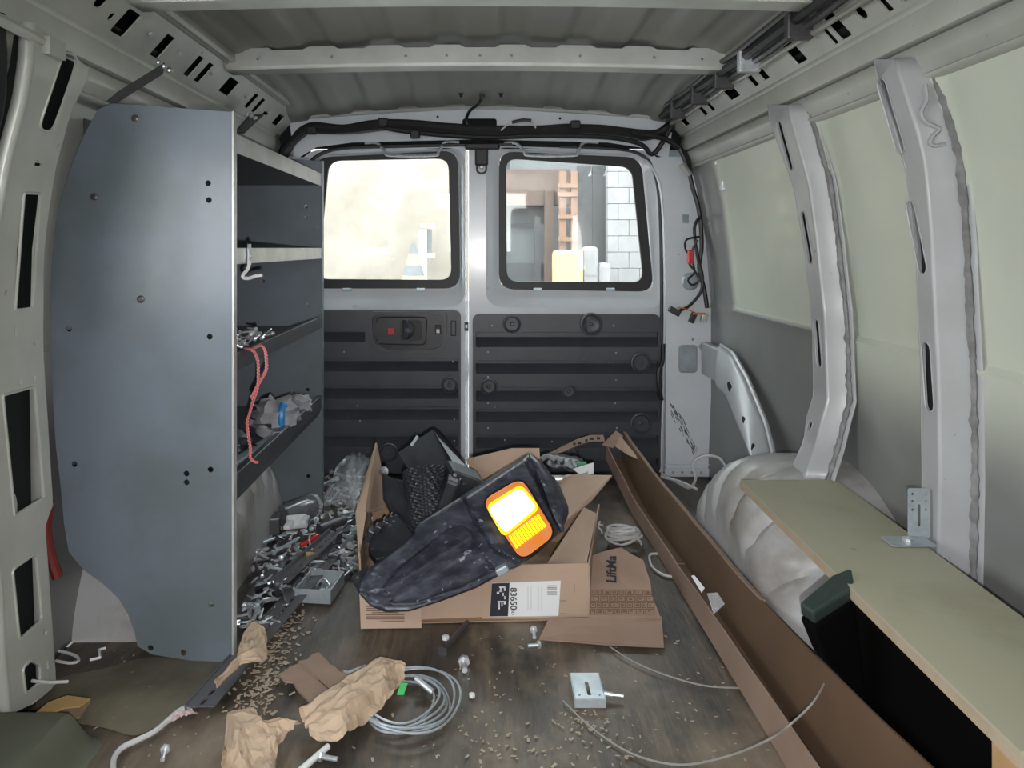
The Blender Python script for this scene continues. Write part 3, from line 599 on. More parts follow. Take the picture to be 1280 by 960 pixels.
# ------------------------------------------------------------------ wiring
hz = thing('wiring_harness', 'thick black taped wiring harness running above the rear doors', 'wiring', P(600, 170, 2.84))
q = [(352, 195), (362, 182), (378, 165), (392, 160), (430, 162), (470, 157), (500, 156), (560, 161), (600, 164), (650, 164), (700, 163), (740, 162), (780, 166), (805, 169), (825, 166), (840, 156)]
build('trunk', MB().tube([P(a, b, 2.85) for a, b in q], lambda t: .018+.006*ns((t*17, 0, 0))+.004*math.sin(t*math.pi), 9, smooth=5), M['harness'], hz, smooth=True)
build('branch', MB().tube([P(a, b, 2.835) for a, b in ((480, 160), (520, 166), (600, 172), (680, 170), (760, 172), (800, 180), (815, 193), (828, 178), (838, 160), (846, 150))], .009, 7, smooth=5), M['harness'], hz, smooth=True)
build('branch', MB().tube([P(a, b, 2.82) for a, b in ((790, 168), (825, 172), (845, 182), (858, 196), (862, 214))], .010, 7, smooth=5), M['harness'], hz, smooth=True)
for a, b in ((479, 153), (719, 156), (519, 168), (390, 163)): build('tape_clip', MB().box(P(a, b, 2.83), (.036, .03, .03)), M['black'], hz, bevel=.005)
dw = thing('dome_light_wire', 'thin black wire dropping from the roof skin to the rear header', 'wire', P(583, 155, 2.83))
build('wire', MB().tube([P(603, 120, 2.72), P(598, 130, 2.76), P(588, 138, 2.80), P(583, 148, 2.84), P(585, 160, 2.845)], .006, 6, smooth=4), M['black'], dw, smooth=True)
build('plug', MB().box(P(603, 120, 2.70), (.02, .02, .012)), M['black'], dw, bevel=.002)
for a in (576, 626): tag(build('roof_clip', MB().lathe(P(a, 117, 2.62)+Vector((0, 0, .0)), (0, 0, -1), [(.011, 0), (.004, .006), (.004, .012)], 8), M['black']), 'small black roof clip %s the roof wire' % ('left of' if a < 600 else 'right of'), 'clip', 'roof clips')
rw = thing('loose_wire', 'small white and black wire loop above the header harness', 'wire', P(650, 155, 2.83))
build('wire', MB().tube([P(a, b, 2.80) for a, b in ((626, 163), (636, 155), (648, 151), (660, 148), (667, 156), (670, 160))], .003, 6, smooth=4), M['cable'], rw, smooth=True)
build('connector', MB().tube([P(640, 153, 2.795), P(654, 150, 2.795), P(664, 151, 2.795)], .006, 6), M['black'], rw)
md = thing('dome_mount', 'flat pale dome light mounting plate on the roof skin', 'mount', P(600, 80, 2.2)); 
build('plate', MB().box((0, 2.26, 1.404), (.22, .05, .008)), M['roof'], md, bevel=.003); build('slot_strip', MB().box((-.045, 2.255, 1.399), (.07, .02, .004)).box((.05, 2.255, 1.399), (.07, .02, .004)), M['bow'], md, bevel=.001)
ph = thing('pillar_harness', 'black wiring bundle with loops hanging down the right rear pillar', 'wiring', P(865, 300, 2.80))
build('trunk', MB().tube([P(a, b, 2.815) for a, b in ((850, 186), (860, 210), (866, 235), (872, 255), (876, 280), (877, 310), (874, 335), (880, 360), (884, 385))], .008, 7, smooth=5), M['harness'], ph, smooth=True)
build('branch', MB().tube([P(a, b, 2.81) for a, b in ((876, 270), (868, 285), (872, 320), (878, 345), (876, 365), (862, 382), (850, 388))], .006, 7, smooth=5), M['harness'], ph, smooth=True)
build('loop', MB().tube([P(a, b, 2.80) for a, b in ((874, 296), (858, 300), (857, 312), (864, 322), (868, 340), (860, 350), (866, 356), (874, 350), (868, 338), (862, 330), (863, 318), (872, 300))], .004, 6, smooth=5), M['harness'], ph, smooth=True)
build('foil_sleeve', MB().tube([P(852, 205, 2.80), P(862, 219, 2.80)], .012, 8), M['wiregrey'], ph)
build('connector', MB().box(P(843, 389, 2.80), (.045, .02, .022), Matrix.Rotation(.5, 3, 'Y')), M['plast2'], ph, bevel=.003)
build('connector', MB().box(P(866, 397, 2.80), (.02, .02, .040), Matrix.Rotation(.4, 3, 'Y')), M['black'], ph, bevel=.003)
build('connector', MB().box(P(880, 397, 2.80), (.022, .02, .032), Matrix.Rotation(.2, 3, 'Y')), M['wiregrey'], ph, bevel=.003)
build('connector', MB().box(P(863, 321, 2.79), (.02, .02, .05)), M['red'], ph, bevel=.003)
build('orange_wire', MB().tube([P(a, b, 2.795) for a, b in ((848, 384), (860, 387), (872, 392), (880, 393))], .002, 5, smooth=3).tube([P(866, 392, 2.79), P(882, 392, 2.79)], .004, 5), M['orange'], ph)
rh = thing('rail_harness', 'black and bare metal conduit bundle along the right roof rail', 'conduit', (.66, 1.8, 1.33))
for i, (dx, dz, r, m) in enumerate(((0, 0, .013, 'harness'), (.022, -.014, .009, 'dsteel'), (-.010, .018, .008, 'dsteel'), (.034, -.030, .006, 'wiregrey'))):
    pts = [Vector((.662+dx+.005*ns((y*3, i, 0)), y, 1.333+dz+.006*ns((y*4, i+5, 0)))) for y in [1.0+.09*k for k in range(21)]]
    build('conduit', MB().tube(pts, r, 7, smooth=2), M[m], rh, smooth=True)
for y in (1.35, 1.62, 1.92, 2.12, 2.35, 2.6): build('clamp', MB().box((.672, y, 1.318), (.055, .022, .055)), M['dsteel'] if y != 1.92 else M['zinc'], rh, bevel=.004)

# ------------------------------------------------------------------ shelving unit (left)
Y1, Y2 = 1.572, 2.46; XF = -.507
su = thing('shelving_unit', 'tall grey steel shelving unit along the left side wall', 'shelving', (-.68, 2.0, 0))
opx = [(290, 140), (291, 828), (240, 826), (190, 818), (172, 808), (168, 790), (160, 768), (148, 748), (130, 731), (104, 712), (86, 690), (80, 655), (75, 600), (70, 560), (66, 500), (63, 430), (64, 340), (68, 290), (75, 250), (87, 212), (102, 175), (122, 137), (140, 129)]
O = [(P(a, b, Y1).x, max(.004, P(a, b, Y1).z)) for a, b in opx]
dots = [(169, 148), (118, 246), (260, 229), (261, 250), (176, 374), (86, 411), (262, 421), (93, 580), (233, 592), (233, 603), (263, 587), (264, 756), (188, 810), (229, 816)]
hs = [circle(P(a, b, Y1).x, P(a, b, Y1).z, .0062 if a != 176 else .007, 9) for a, b in dots]
for nm, y in (('near_end_panel', Y1), ('far_end_panel', Y2)):
    e = build(nm, plate(O, hs, lambda u, v, w: Vector((u, y+w, v)), .003), M['shelfp'], su)
    build('edge_flange', MB().box((XF+.001, y+.010, .57), (.004, .022, 1.125)), M['shelfl'] if y == Y1 else M['shelfp'], e, bevel=.001)
for a, b in ((169, 148), (118, 246), (176, 374)): build('bolt_head', MB().lathe(P(a, b, Y1), (0, -1, 0), [(.008, 0), (.008, .002), (.004, .004)], 8), M['dsteel'], su)
build('back_panel', MB().box((-.82, 2.02, .72), (.004, Y2-Y1-.03, .80)), M['shelfd'], su)
ym = (Y1+Y2)/2+.002; LY = Y2-Y1-.008
def shelf(ztop, lip, m, fold=False, ml=None):
    s = build('shelf', MB().box(((XF-.82)/2, ym, ztop-lip+.004), (.82+XF-.004, LY, .003)), m, su)
    build('shelf_lip', MB().box((XF-.0015, ym, ztop-lip/2), (.003, LY, lip)).box((XF-.008, ym, ztop-.001), (.014, LY, .003)), ml or m, s, bevel=.001)
    if fold: build('lower_lip', MB().box((XF-.006, ym, ztop-lip-.010), (.003, LY, .026), Matrix.Rotation(.35, 3, 'Y')), m, s)
    build('back_lip', MB().box((-.81, ym, ztop-lip/2), (.003, LY, lip+.04)), m, s)
    return s
shelf(1.090, .040, M['shelfd'], ml=M['shelfl']); s2 = shelf(.852, .034, M['shelfd'], ml=M['shelfl'])
shelf(.632, .036, M['shelfd']); s4 = shelf(.380, .040, M['shelfd'], True)
build('clip_bracket', MB().box((XF+.004, 1.675, .838), (.004, .016, .045)), M['galv'], s2)
hk = thing('hook', 'pale metal hook hanging from the front of the second shelf', 'hook', P(315, 345, 1.66))
build('hook', MB().tube([P(a, b, 1.655) for a, b in ((312, 326), (310, 336), (304, 343), (304, 347), (311, 348), (320, 345), (328, 344))], .004, 6, smooth=4), M['whitepl'], hk, smooth=True)
for z in (.835,): build('bolt', MB().lathe((XF+.006, 1.675, z), (1, 0, 0), [(.005, 0), (.005, .003), (.002, .005)], 7), M['zinc'], hk)
br = thing('brace_strap', 'flat dark steel strap bracing the shelving to the left roof rail', 'brace', P(200, 85, 1.66))
a, b = P(205, 85, 1.70), P(128, 133, 1.60); dd_ = (b-a); up = Vector((0, .3, 1)).normalized()*.014
build('strap', MB().sheet([a+up, b+up, b-up, a-up], .004), M['dsteel'], br)
for k in range(3): build('bolt', MB().lathe(P(198+7*k, 78+5*k, 1.695), (.7, -.5, -.5), [(.006, 0), (.006, .004), (.003, .006)], 7), M['zinc'], br)
b2 = thing('brace_bracket', 'small brace bracket bolted to the rail behind the shelving top', 'bracket', P(315, 150, 2.35))
build('strap', MB().sheet([P(312, 143, 2.38), P(330, 143, 2.38), P(306, 166, 2.3), P(290, 168, 2.25)], .004), M['dsteel'], b2)
for k in range(3): build('bolt', MB().lathe(P(309+5*k, 142+3*k, 2.36), (.7, -.5, -.5), [(.008, 0), (.008, .004), (.003, .006)], 7), M['zinc'], b2)
# rope
rp = thing('cord', 'red and white twisted cord hanging over the third shelf lip', 'cord', P(316, 440, 1.75))
rope = []
for q in ([(303, 437), (310, 436), (318, 440), (322, 450), (323, 470), (322, 485), (317, 500), (311, 520), (309, 530), (313, 560), (313, 572), (320, 578), (323, 577)], [(315, 437), (325, 432), (331, 437), (333, 450), (333, 462), (327, 474), (320, 485), (314, 498)]):
    pts = catmull([P(a, b, 1.66+.03*(i % 2 == 0 and i < 2)) for i, (a, b) in enumerate(q)], 8)
    build('strand', MB().tube(pts, .0030, 6), M['rope'], rp, smooth=True)
    hxp = []; n = len(pts)
    for i, p in enumerate(resample(pts, n*3)): hxp.append(p+Vector((math.cos(i*.9), math.sin(i*.9)*.4, math.sin(i*.9)*.6))*.0022)
    build('white_fleck', MB().tube(hxp, .0017, 4), M['ropew'], rp)

# ------------------------------------------------------------------ small hardware kinds
def proto(name, parts, label, cat, group):
    r = bpy.data.objects.new(name, None); r.empty_display_size = .01; COL.objects.link(r); tag(r, label, cat, group)
    for nm, mb, m in parts: build(nm, mb, m, r)
    return r
def bolt_parts(L, r, hr, m):
    return [('head', MB().lathe((0, 0, 0), (1, 0, 0), [(hr, 0), (hr, hr*.7), (hr*.5, hr*.9)], 6), m), ('shank', MB().lathe((0, 0, 0), (-1, 0, 0), [(r, 0), (r, L*.9), (r*.4, L)], 6), m)]
used = {}
def scatter(kind, parts, label, cat, group, spots, zr=.012, tilt=.25):
    base = None; 
    for (x, y, z) in spots:
        rot = (random.uniform(-3, 3), random.uniform(-tilt, tilt), random.uniform(-3.1, 3.1))
        if base is None:
            base = proto(kind, parts, label, cat, group); base.location = (x, y, z); base.rotation_euler = rot; base.rotation_euler.x = 0
            r_ = base
        else: r_ = dup(base, (x, y, z), rot)
        if ' in the hardware heap on the floor' in label:
            zn = 'at the front end of the floor heap by the shelving corner' if y < 1.98 else 'in the middle of the floor heap around the galvanised box' if y < 2.32 else 'at the back of the floor heap by the clear bags'
            zs_ = 'front end' if y < 1.98 else 'middle' if y < 2.32 else 'back'
            r_['label'] = label.replace('in the hardware heap on the floor', zn); r_['group'] = group+', '+zs_
def in_poly(x, y, pl):
    c = False; j = len(pl)-1
    for i in range(len(pl)):
        if (pl[i][1] > y) != (pl[j][1] > y) and x < (pl[j][0]-pl[i][0])*(y-pl[i][1])/(pl[j][1]-pl[i][1])+pl[i][0]: c = not c
        j = i
    return c
HEAP = [(300, 800), (322, 690), (345, 655), (380, 640), (400, 600), (452, 590), (452, 690), (440, 722), (385, 728), (350, 770), (322, 806)]
taken = []
def spots(n, pl, z=.008, dmin=.012, zrand=.02):
    out = []; tries = 0
    while len(out) < n and tries < 20000:
        tries += 1; px = random.uniform(min(p[0] for p in pl), max(p[0] for p in pl)); py = random.uniform(min(p[1] for p in pl), max(p[1] for p in pl))
        if not in_poly(px, py, pl): continue
        q = F(px, py); zz = z+random.random()*zrand
        if any((q.x-a)**2+(q.y-b)**2 < dmin**2 and abs(zz-c) < .012 for a, b, c in taken): continue
        taken.append((q.x, q.y, zz)); out.append((q.x, q.y, zz))
    return out
G = 'loose hardware heap beside the shelving'
scatter('bolt', bolt_parts(.045, .0035, .008, M['zinc']), 'shiny zinc hex bolt in the hardware heap on the floor', 'bolt', G+', bolts', spots(60, HEAP))
scatter('long_bolt', bolt_parts(.085, .0045, .009, M['galv']), 'long dull zinc bolt in the hardware heap on the floor', 'bolt', G+', long bolts', spots(34, HEAP))
scatter('screw', bolt_parts(.03, .0022, .005, M['zinc']), 'short silver screw in the hardware heap on the floor', 'screw', G+', screws', spots(80, HEAP, dmin=.008))
scatter('washer', [('ring', MB().lathe((0, 0, 0), (0, 0, 1), [(.004, 0), (.011, 0), (.011, .002), (.004, .002), (.004, 0)], 10), M['zinc'])], 'round zinc washer in the hardware heap on the floor', 'washer', G+', washers', spots(34, HEAP))
scatter('pipe_clip', [('strap', MB().tube([Vector((math.cos(a)*.014, 0, .012+math.sin(a)*.012)) for a in [math.pi*k/8 for k in range(9)]], .0028, 5), M['galv']), ('foot', MB().box((.02, 0, .011), (.018, .010, .003)), M['galv'])], 'bent metal pipe clip in the hardware heap on the floor', 'clip', G+', clips', spots(24, HEAP))
scatter('wall_anchor', [('sleeve', MB().lathe((0, 0, 0), (1, 0, 0), [(.006, 0), (.006, .03), (.004, .034)], 7), M['dsteel'])], 'dark anchor sleeve in the hardware heap on the floor', 'anchor', G+', anchors', spots(26, HEAP))
scatter('angle_bracket', [('plate', MB().box((0, 0, 0), (.05, .022, .003)), M['dsteel']), ('leg', MB().box((.025, 0, .012), (.003, .022, .026)), M['dsteel'])], 'small dark angle bracket in the hardware heap on the floor', 'bracket', G+', brackets', spots(18, HEAP))
scatter('rubber_foot', [('body', MB().box((0, 0, 0), (.03, .016, .008)), M['black'])], 'small black rubber block in the hardware heap on the floor', 'block', G+', rubber blocks', spots(14, HEAP))
# screws on third shelf
sp = []
for _ in range(46):
    a, b = random.uniform(302, 362), 0; y = random.uniform(1.66, 2.05); x = -.507-.02-random.random()*.13*(1-abs(y-1.85)/.4); sp.append((x, y, .612+.055*max(0, 1-abs(y-1.84)/.26)*(.3+.7*random.random())))
scatter('shelf_screw', bolt_parts(.028, .0028, .0062, M['zinc']), 'bright round headed screw in the pile on the third shelf', 'screw', 'screws piled on the third shelf', sp, tilt=.7)
# gloves etc on fourth shelf
def blob(c, r, sc=(1, 1, 1), amp=.2, f=14, seed=0, n=18, m=12):
    mb = MB(); rows = []
    for i in range(m+1):
        th = math.pi*i/m; row = []
        for k in range(n+1):
            ph_ = 2*math.pi*(k % n)/n; d = Vector((math.sin(th)*math.cos(ph_), math.sin(th)*math.sin(ph_), math.cos(th)))
            rr = r*(1+amp*ns((d.x*f*.15+seed, d.y*f*.15, d.z*f*.15))*1.4+amp*.4*ns((d*f*.4)[:])); row.append(Vector(c)+Vector((d.x*sc[0], d.y*sc[1], d.z*sc[2]))*rr)
        rows.append(row)
    return mb.grid(rows)
tag(build('work_glove', blob((-.56, 2.10, .390), .062, (1, 1.2, .75), .4, 20, 1), M['fabric'], smooth=True), 'crumpled grey cloth work glove on the fourth shelf', 'glove')
tag(build('rag', blob((-.545, 2.28, .385), .045, (1, 1.1, .7), .3, 20, 5), M['fabric'], smooth=True), 'small pale rag at the far end of the fourth shelf', 'rag')
bb = thing('tape_roll', 'blue tape roll standing against the crumpled glove', 'tape', (-.53, 2.03, .37)); build('roll', MB().tube([Vector((-.528+.0*math.cos(a), 2.06+.020*math.cos(a), .398+.034*math.sin(a))) for a in [2*math.pi*k/16 for k in range(17)]], .009, 7), M['blue'], bb, smooth=True)
tag(build('socket', MB().lathe((-.53, 1.965, .372), (1, 0, 0), [(.010, 0), (.010, .02), (.007, .022)], 10), M['zinc']), 'bright metal socket in front of the blue tape roll', 'socket')
tag(build('pouch', blob((-.62, 1.86, .375), .05, (1.2, 1.6, .6), .3, 18, 9), M['plast2'], smooth=True), 'dark crumpled pouch at the back of the fourth shelf', 'pouch')
tag(build('steel_channel', MB().box((-.56, 1.84, .352), (.03, .34, .018), Matrix.Rotation(-.12, 3, 'Z')), M['galv'], bevel=.002), 'pale steel channel lying along the fourth shelf', 'channel')
# ------------------------------------------------------------------ floor items left
def slotted(name, p, q, w, label, n, h=.022):
    t = thing(name, label, 'angle iron', p); p = Vector(p); q = Vector(q); L = (q-p).length; d = (q-p)/L; s = Vector((d.y, -d.x, 0)).normalized(); up = Vector((0, 0, 1))
    hs = [rrect(L*(i+.5)/n-.011, w*.5-.004, L*(i+.5)/n+.011, w*.5+.004, .004, 2) for i in range(n)]
    build('flange', plate([(0, 0), (L, 0), (L, w), (0, w)], hs, lambda u, v, ww: p+d*u+s*(v-w/2)+up*(.010+v*.10+ww), .003), M['angle'], t)
    build('web', MB().sheet([p-s*w/2+up*.004, q-s*w/2+up*.004, q-s*w/2+up*(.004+h), p-s*w/2+up*(.004+h)], .003), M['angle'], t)
slotted('angle_iron', F(250, 893, .006), F(448, 660, .006), .055, 'long dark slotted angle iron lying from the heap towards the front', 32, .012)
slotted('angle_iron', F(352, 735, .02), F(420, 672, .02), .036, 'short dark slotted angle iron lying across the hardware heap', 8)
a, b = F(305, 775, .012), F(392, 628, .012)
tag(build('steel_bar', MB().sheet([a+Vector((-.03, 0, .0)), a+Vector((.025, 0, .0)), b+Vector((.022, 0, .02)), b+Vector((-.022, 0, .02))], .006), M['dsteel'], bevel=.002), 'flat dark grey steel bar lying along the foot of the shelving', 'bar')
gx = thing('junction_box', 'open shallow galvanised junction box at the edge of the hardware heap', 'box', F(397, 752))
c = F(397, 750, .0); R_ = Matrix.Rotation(-.12, 3, 'Z')
build('base', MB().box(c+Vector((0, .03, .005)), (.088, .11, .003), R_), M['galv'], gx)
for dx, dy, sx, sy in ((0, -.055, .088, .003), (0, .055, .088, .003), (-.043, 0, .003, .11), (.043, 0, .003, .11)): build('side_wall', MB().box(c+Vector((0, .03, .02))+R_@Vector((dx, dy, 0)), (sx, sy, .032), R_), M['galv'], gx)
build('earth_wire', MB().tube([c+Vector(v) for v in ((-.01, .03, .02), (.0, .05, .03), (.015, .035, .03), (.025, .02, .025), (.022, .0, .03))], .0025, 6, smooth=4), M['zinc'], gx, smooth=True)
for v in ((-.02, .05), (.03, .01)): build('tab', MB().box(c+R_@Vector((v[0], v[1]+.01, .01)), (.016, .016, .004)), M['dsteel'], gx)
wc = thing('plastic_fitting', 'white plastic fitting on top of the hardware heap', 'fitting', F(371, 652, .04))
build('body', MB().box(F(371, 652, .055), (.060, .045, .018), Matrix.Rotation(.3, 3, 'Z')@Matrix.Rotation(.4, 3, 'X')), M['whitepl'], wc, bevel=.005)
build('prong', MB().box(F(361, 656, .062), (.02, .05, .012)).box(F(381, 650, .065), (.018, .05, .012)), M['whitepl'], wc, bevel=.003)
tag(build('plastic_fitting', MB().box(F(364, 668, .02), (.035, .02, .016)), M['whitepl'], bevel=.004), 'small white plastic cap just below the white fitting', 'cap')
tag(build('plastic_strip', MB().box(F(311, 698, .015), (.04, .018, .008)), M['whitepl'], bevel=.002), 'small white plastic strip near the shelving foot', 'strip')
tag(build('crayon', MB().lathe(F(376, 682, .04), (.055, .05, .02), [(.006, 0), (.006, .05), (.002, .06)], 7), M['red']), 'red marking crayon in the hardware heap', 'crayon')
tag(build('wire_nut', MB().lathe(F(382, 695, .03), (1, .3, 0), [(.011, 0), (.008, .02), (.004, .03)], 8), M['yellowcard']), 'yellow wire nut in the hardware heap', 'wire nut')
tag(build('conduit_stub', MB().tube([F(399, 662, .035), F(430, 650, .035)], .015, 10), M['dsteel'], smooth=True), 'short dark conduit stub lying on the heap', 'pipe')
tag(build('copper_piece', MB().box(F(343, 660, .03), (.04, .03, .01), Matrix.Rotation(.6, 3, 'Z')), M['wood'], bevel=.003), 'orange brown wood scrap beside the white fitting', 'scrap')
tag(build('small_box', MB().box(F(334, 655, .05), (.075, .06, .05), Matrix.Rotation(.2, 3, 'Z')), M['dsteel'], bevel=.004), 'dark steel box lying behind the white fitting', 'box')
hpb = thing('jar', 'smoky clear plastic jar lying against the far shelving panel', 'jar', F(378, 640, .0))
a, b = F(352, 648, .045), F(390, 632, .05)
build('body', MB().tube([a, a.lerp(b, .3), a.lerp(b, .75), b], lambda t: .038 if t < .8 else .032, 14), M['smoke'], hpb, smooth=True); build('rim', MB().tube([b, b+(b-a).normalized()*.01], .036, 14), M['clear'], hpb, smooth=True)
def crumple(A, B, n, m, amp, f, seed, lift=0, up=Vector((0, 0, 1)), zmin=None):
    A = resample(A, n); B = resample(B, n); rows = []
    for j in range(m):
        s = j/(m-1); r = []
        for i in range(n):
            t = i/(n-1); p = A[i].lerp(B[i], s); d = noise.voronoi(Vector((t*f*1.1+seed, s*f*.8, seed)))[0][0]*.9+.5*noise.voronoi(Vector((t*f*2.3+seed, s*f*1.9, seed+4)))[0][0]
            e = math.sin(math.pi*s)*math.sin(math.pi*t)
            p = p+up*(amp*d+lift*e)+Vector((ns((t*9, s*9, seed)), ns((t*9, s*9, seed+7)), 0))*.003
            if zmin is not None: p.z = max(p.z, zmin)
            r.append(p)
        rows.append(r)
    return MB().grid(rows)
tag(build('plastic_bag', crumple([F(402, 640, .01), F(420, 600, .06), F(440, 582, .08), F(462, 575, .05)], [F(420, 645, .01), F(440, 650, .01), F(455, 640, .01), F(468, 612, .02)], 24, 18, .05, 6, 3, .05), M['clear'], smooth=True), 'crinkled clear plastic bag behind the heap beside the carton', 'bag')
tag(build('plastic_bag', crumple([F(430, 625, .03), F(450, 600, .08), F(470, 570, .09)], [F(440, 640, .02), F(455, 630, .03), F(468, 600, .05)], 16, 12, .04, 7, 11, .03), M['clear'], smooth=True), 'smaller crinkled clear bag leaning on the carton left side', 'bag')
# paper and cardboard scraps
kr = [('paper_scrap', [(268, 858), (296, 830), (305, 795), (318, 786), (330, 792)], [(272, 868), (300, 838), (326, 838), (334, 830), (333, 800)], .02, 'crumpled kraft paper scrap at the foot of the shelving corner', 21),
      ('paper_scrap', [(278, 958), (284, 905), (318, 899), (322, 906), (345, 908), (376, 914)], [(276, 1010), (320, 1010), (343, 975), (347, 940), (352, 932)], .03, 'flat crumpled kraft paper sheet at the bottom edge of the photo', 31),
      ('paper_bag', [(374, 903), (400, 880), (450, 855), (490, 838), (507, 845)], [(390, 934), (410, 945), (428, 942), (450, 920), (480, 895), (505, 862)], .035, 'large crumpled kraft paper bag lying over the wire coil', 41)]
for nm, a, b, amp, lb, sd in kr:
    zo = .034 if sd == 21 else .010; A = [F(x, y, zo+.004) for x, y in a]; B = [F(x, y, zo-.004) for x, y in b]
    tag(build(nm, crumple(A, B, 26, 18, amp*.8, 3.4, sd, .022 if nm == 'paper_bag' else .006, zmin=.004), M['kraft'], smooth=False, solid=.0012), lb, 'paper')
t = thing('cardboard_scrap', 'torn flat brown cardboard piece beside the large paper bag', 'cardboard', F(395, 850))
q = [(348, 842), (358, 838), (362, 833), (372, 830), (374, 826), (384, 824), (390, 818), (398, 815), (410, 826), (412, 830), (418, 832), (424, 839), (432, 841), (444, 852), (448, 862), (418, 866), (392, 882), (378, 868), (372, 862), (366, 852), (356, 851)]
build('sheet', MB().sheet([F(a, b, .014) for a, b in q], .004), M['cardedge'], t); build('crease', MB().tube([F(a, b, .0165) for a, b in ((376, 830), (400, 849), (418, 865))], .0016, 4), M['card2'], t)
build('slit', MB().sheet([F(398, 850, .0145), F(400, 850, .0145), F(418, 863, .0145), F(414, 864, .0145)], .0003), M['ink'], t)
t = thing('cardboard_scrap', 'small folded yellowish cardboard strip at the left pillar foot', 'cardboard', F(70, 890))
build('top_layer', MB().sheet([F(a, b, .05) for a, b in ((36, 898), (60, 878), (84, 869), (113, 873), (100, 882), (80, 884), (60, 893))], .003), M['yellowcard'], t)
build('lower_layer', MB().sheet([F(a, b, .02) for a, b in ((62, 893), (80, 886), (100, 884), (113, 876), (100, 896), (72, 899))], .003), M['card2'], t)
# coil, rods
co = thing('wire_coil', 'coil of grey steel cable partly under the large paper bag', 'coil', F(505, 885))
cc = F(500, 886, .0)
for k in range(7):
    r = .060+.0045*k+.002*random.random(); pts = [cc+Vector((.004*k+r*math.cos(a)+.004*math.sin(3*a+k), r*1.15*math.sin(a), .010+.004*((k*3) % 4)+.003*math.sin(2*a+k))) for a in [math.radians(-150+300*i/40) for i in range(41)]]
    build('winding', MB().tube(pts, .0022, 6), M['galv'], co, smooth=True)
build('cable_end', MB().tube([F(520, 848, .025), F(541, 865, .012)], .0055, 8), M['zinc'], co)
build('tag', MB().box(F(503, 861, .04), (.013, .036, .002), Matrix.Rotation(-.1, 3, 'Z')), M['green'], co)
rd = thing('tube_rod', 'pale metal tube sticking out from under the paper bag', 'tube', F(395, 945))
build('tube', MB().tube([F(372, 966, .01), F(410, 933, .012)], .0055, 10), M['whitepl'], rd, smooth=True)
def single_bolt(nm, a, b, r, label, m='zinc', cat='bolt'):
    p, q = F(*a, .008), F(*b, .008); t = thing(nm, label, cat, p); d = (q-p)
    build('shank', MB().tube([p, q], r, 8), M[m], t); build('head', MB().tube([p-d.normalized()*r*1.5, p], r*2.0, 6), M[m], t)
single_bolt('bolt', (403, 946), (422, 949), .004, 'silver hex bolt just below the large paper bag')
single_bolt('screw', (206, 938), (203, 950), .004, 'small silver screw on the bare floor at bottom left', cat='screw')
single_bolt('bolt', (555, 812), (584, 778), .0060, 'long grey bolt leaning on the floor in front of the carton', 'dsteel')
single_bolt('bolt', (580, 828), (581, 838), .006, 'short silver stud standing below the carton on open floor')
single_bolt('nail', (672, 806), (660, 807), .004, 'small silver nail at the corner of the printed cardboard', cat='nail')
single_bolt('screw', (667, 788), (668, 797), .004, 'small silver screw under the carton label corner', cat='screw')
single_bolt('rod', (433, 842), (457, 833), .004, 'short thin steel rod behind the torn cardboard', cat='rod')
tag(build('hex_nut', MB().lathe(F(557, 799, .003), (0, 0, 1), [(.008, 0), (.008, .007), (.004, .008)], 6), M['whitepl']), 'small pale nut beside the long grey bolt', 'nut')
tag(build('hex_nut', MB().lathe(F(590, 871, .002), (0, 0, 1), [(.006, 0), (.006, .006), (.003, .007)], 6), M['whitepl']), 'tiny pale nut alone on the open floor', 'nut')
# electrical cover plate
cv = thing('cover_plate', 'galvanised rectangular plate with a slot on the open floor', 'plate', F(738, 885))
def cpf(u, v, w): return F(738, 886, 0)+Vector((u-.0, v, .018-w))
build('plate', plate(rrect(-.028, 0, .028, .088, .002, 2), [rrect(-.0035, .012, .0035, .058, .003, 3), circle(-.019, .013, .003), circle(.019, .013, .003)], cpf, .0025), M['galv'], cv)
build('rim', MB().box(cpf(0, 0, .008), (.056, .002, .016)).box(cpf(-.028, .044, .008), (.002, .088, .016)).box(cpf(.028, .044, .008), (.002, .088, .016)), M['galv'], cv)
build('stud', MB().tube([cpf(.028, .03, .006), cpf(.046, .028, .008)], .0045, 8).tube([cpf(.046, .028, .008), cpf(.066, .026, .009)], .003, 8), M['zinc'], cv)
# wires over the floor
w1 = thing('thin_wire', 'thin steel wire arcing over the floor from the printed cardboard', 'wire', F(800, 840))
build('wire', MB().tube([F(a, b, .006) for a, b in ((762, 808), (790, 826), (830, 843), (880, 857), (925, 860))], .0016, 5, smooth=5), M['wiregrey'], w1)
w2 = thing('thin_wire', 'longer thin wire sweeping over the floor into the long carton', 'wire', F(850, 950))
build('wire', MB().tube([F(704, 876, .004), F(740, 910, .004), F(790, 942, .004), F(850, 956, .01), F(910, 945, .02), F(960, 925, .075), F(985, 908, .085), P(1015, 880, 1.22), P(1032, 852, 1.26)], .0017, 5, smooth=5), M['wiregrey'], w2)
def coilt(name, label, c, r, n, m, rad, cat='cable', sq=.8):
    t = thing(name, label, cat, c); pts = []
    for i in range(n*20):
        a = i/20*2*math.pi; rr = r*(1-.25*(i/(n*20)))+.004*math.sin(a*1.3); pts.append(Vector(c)+Vector((rr*math.cos(a), rr*sq*math.sin(a), rad+.03*abs(math.sin(a*.37))+.004*(i/20))))
    build('loop', MB().tube(pts, rad, 6), M[m], t, smooth=True); return t
coilt('cable_coil', 'small coil of white cable behind the printed cardboard', F(779, 682), .052, 6, 'cable', .0035)
coilt('cable_coil', 'tiny coil of white wire between carton and white cable coil', F(744, 668), .02, 2, 'cable', .0025)
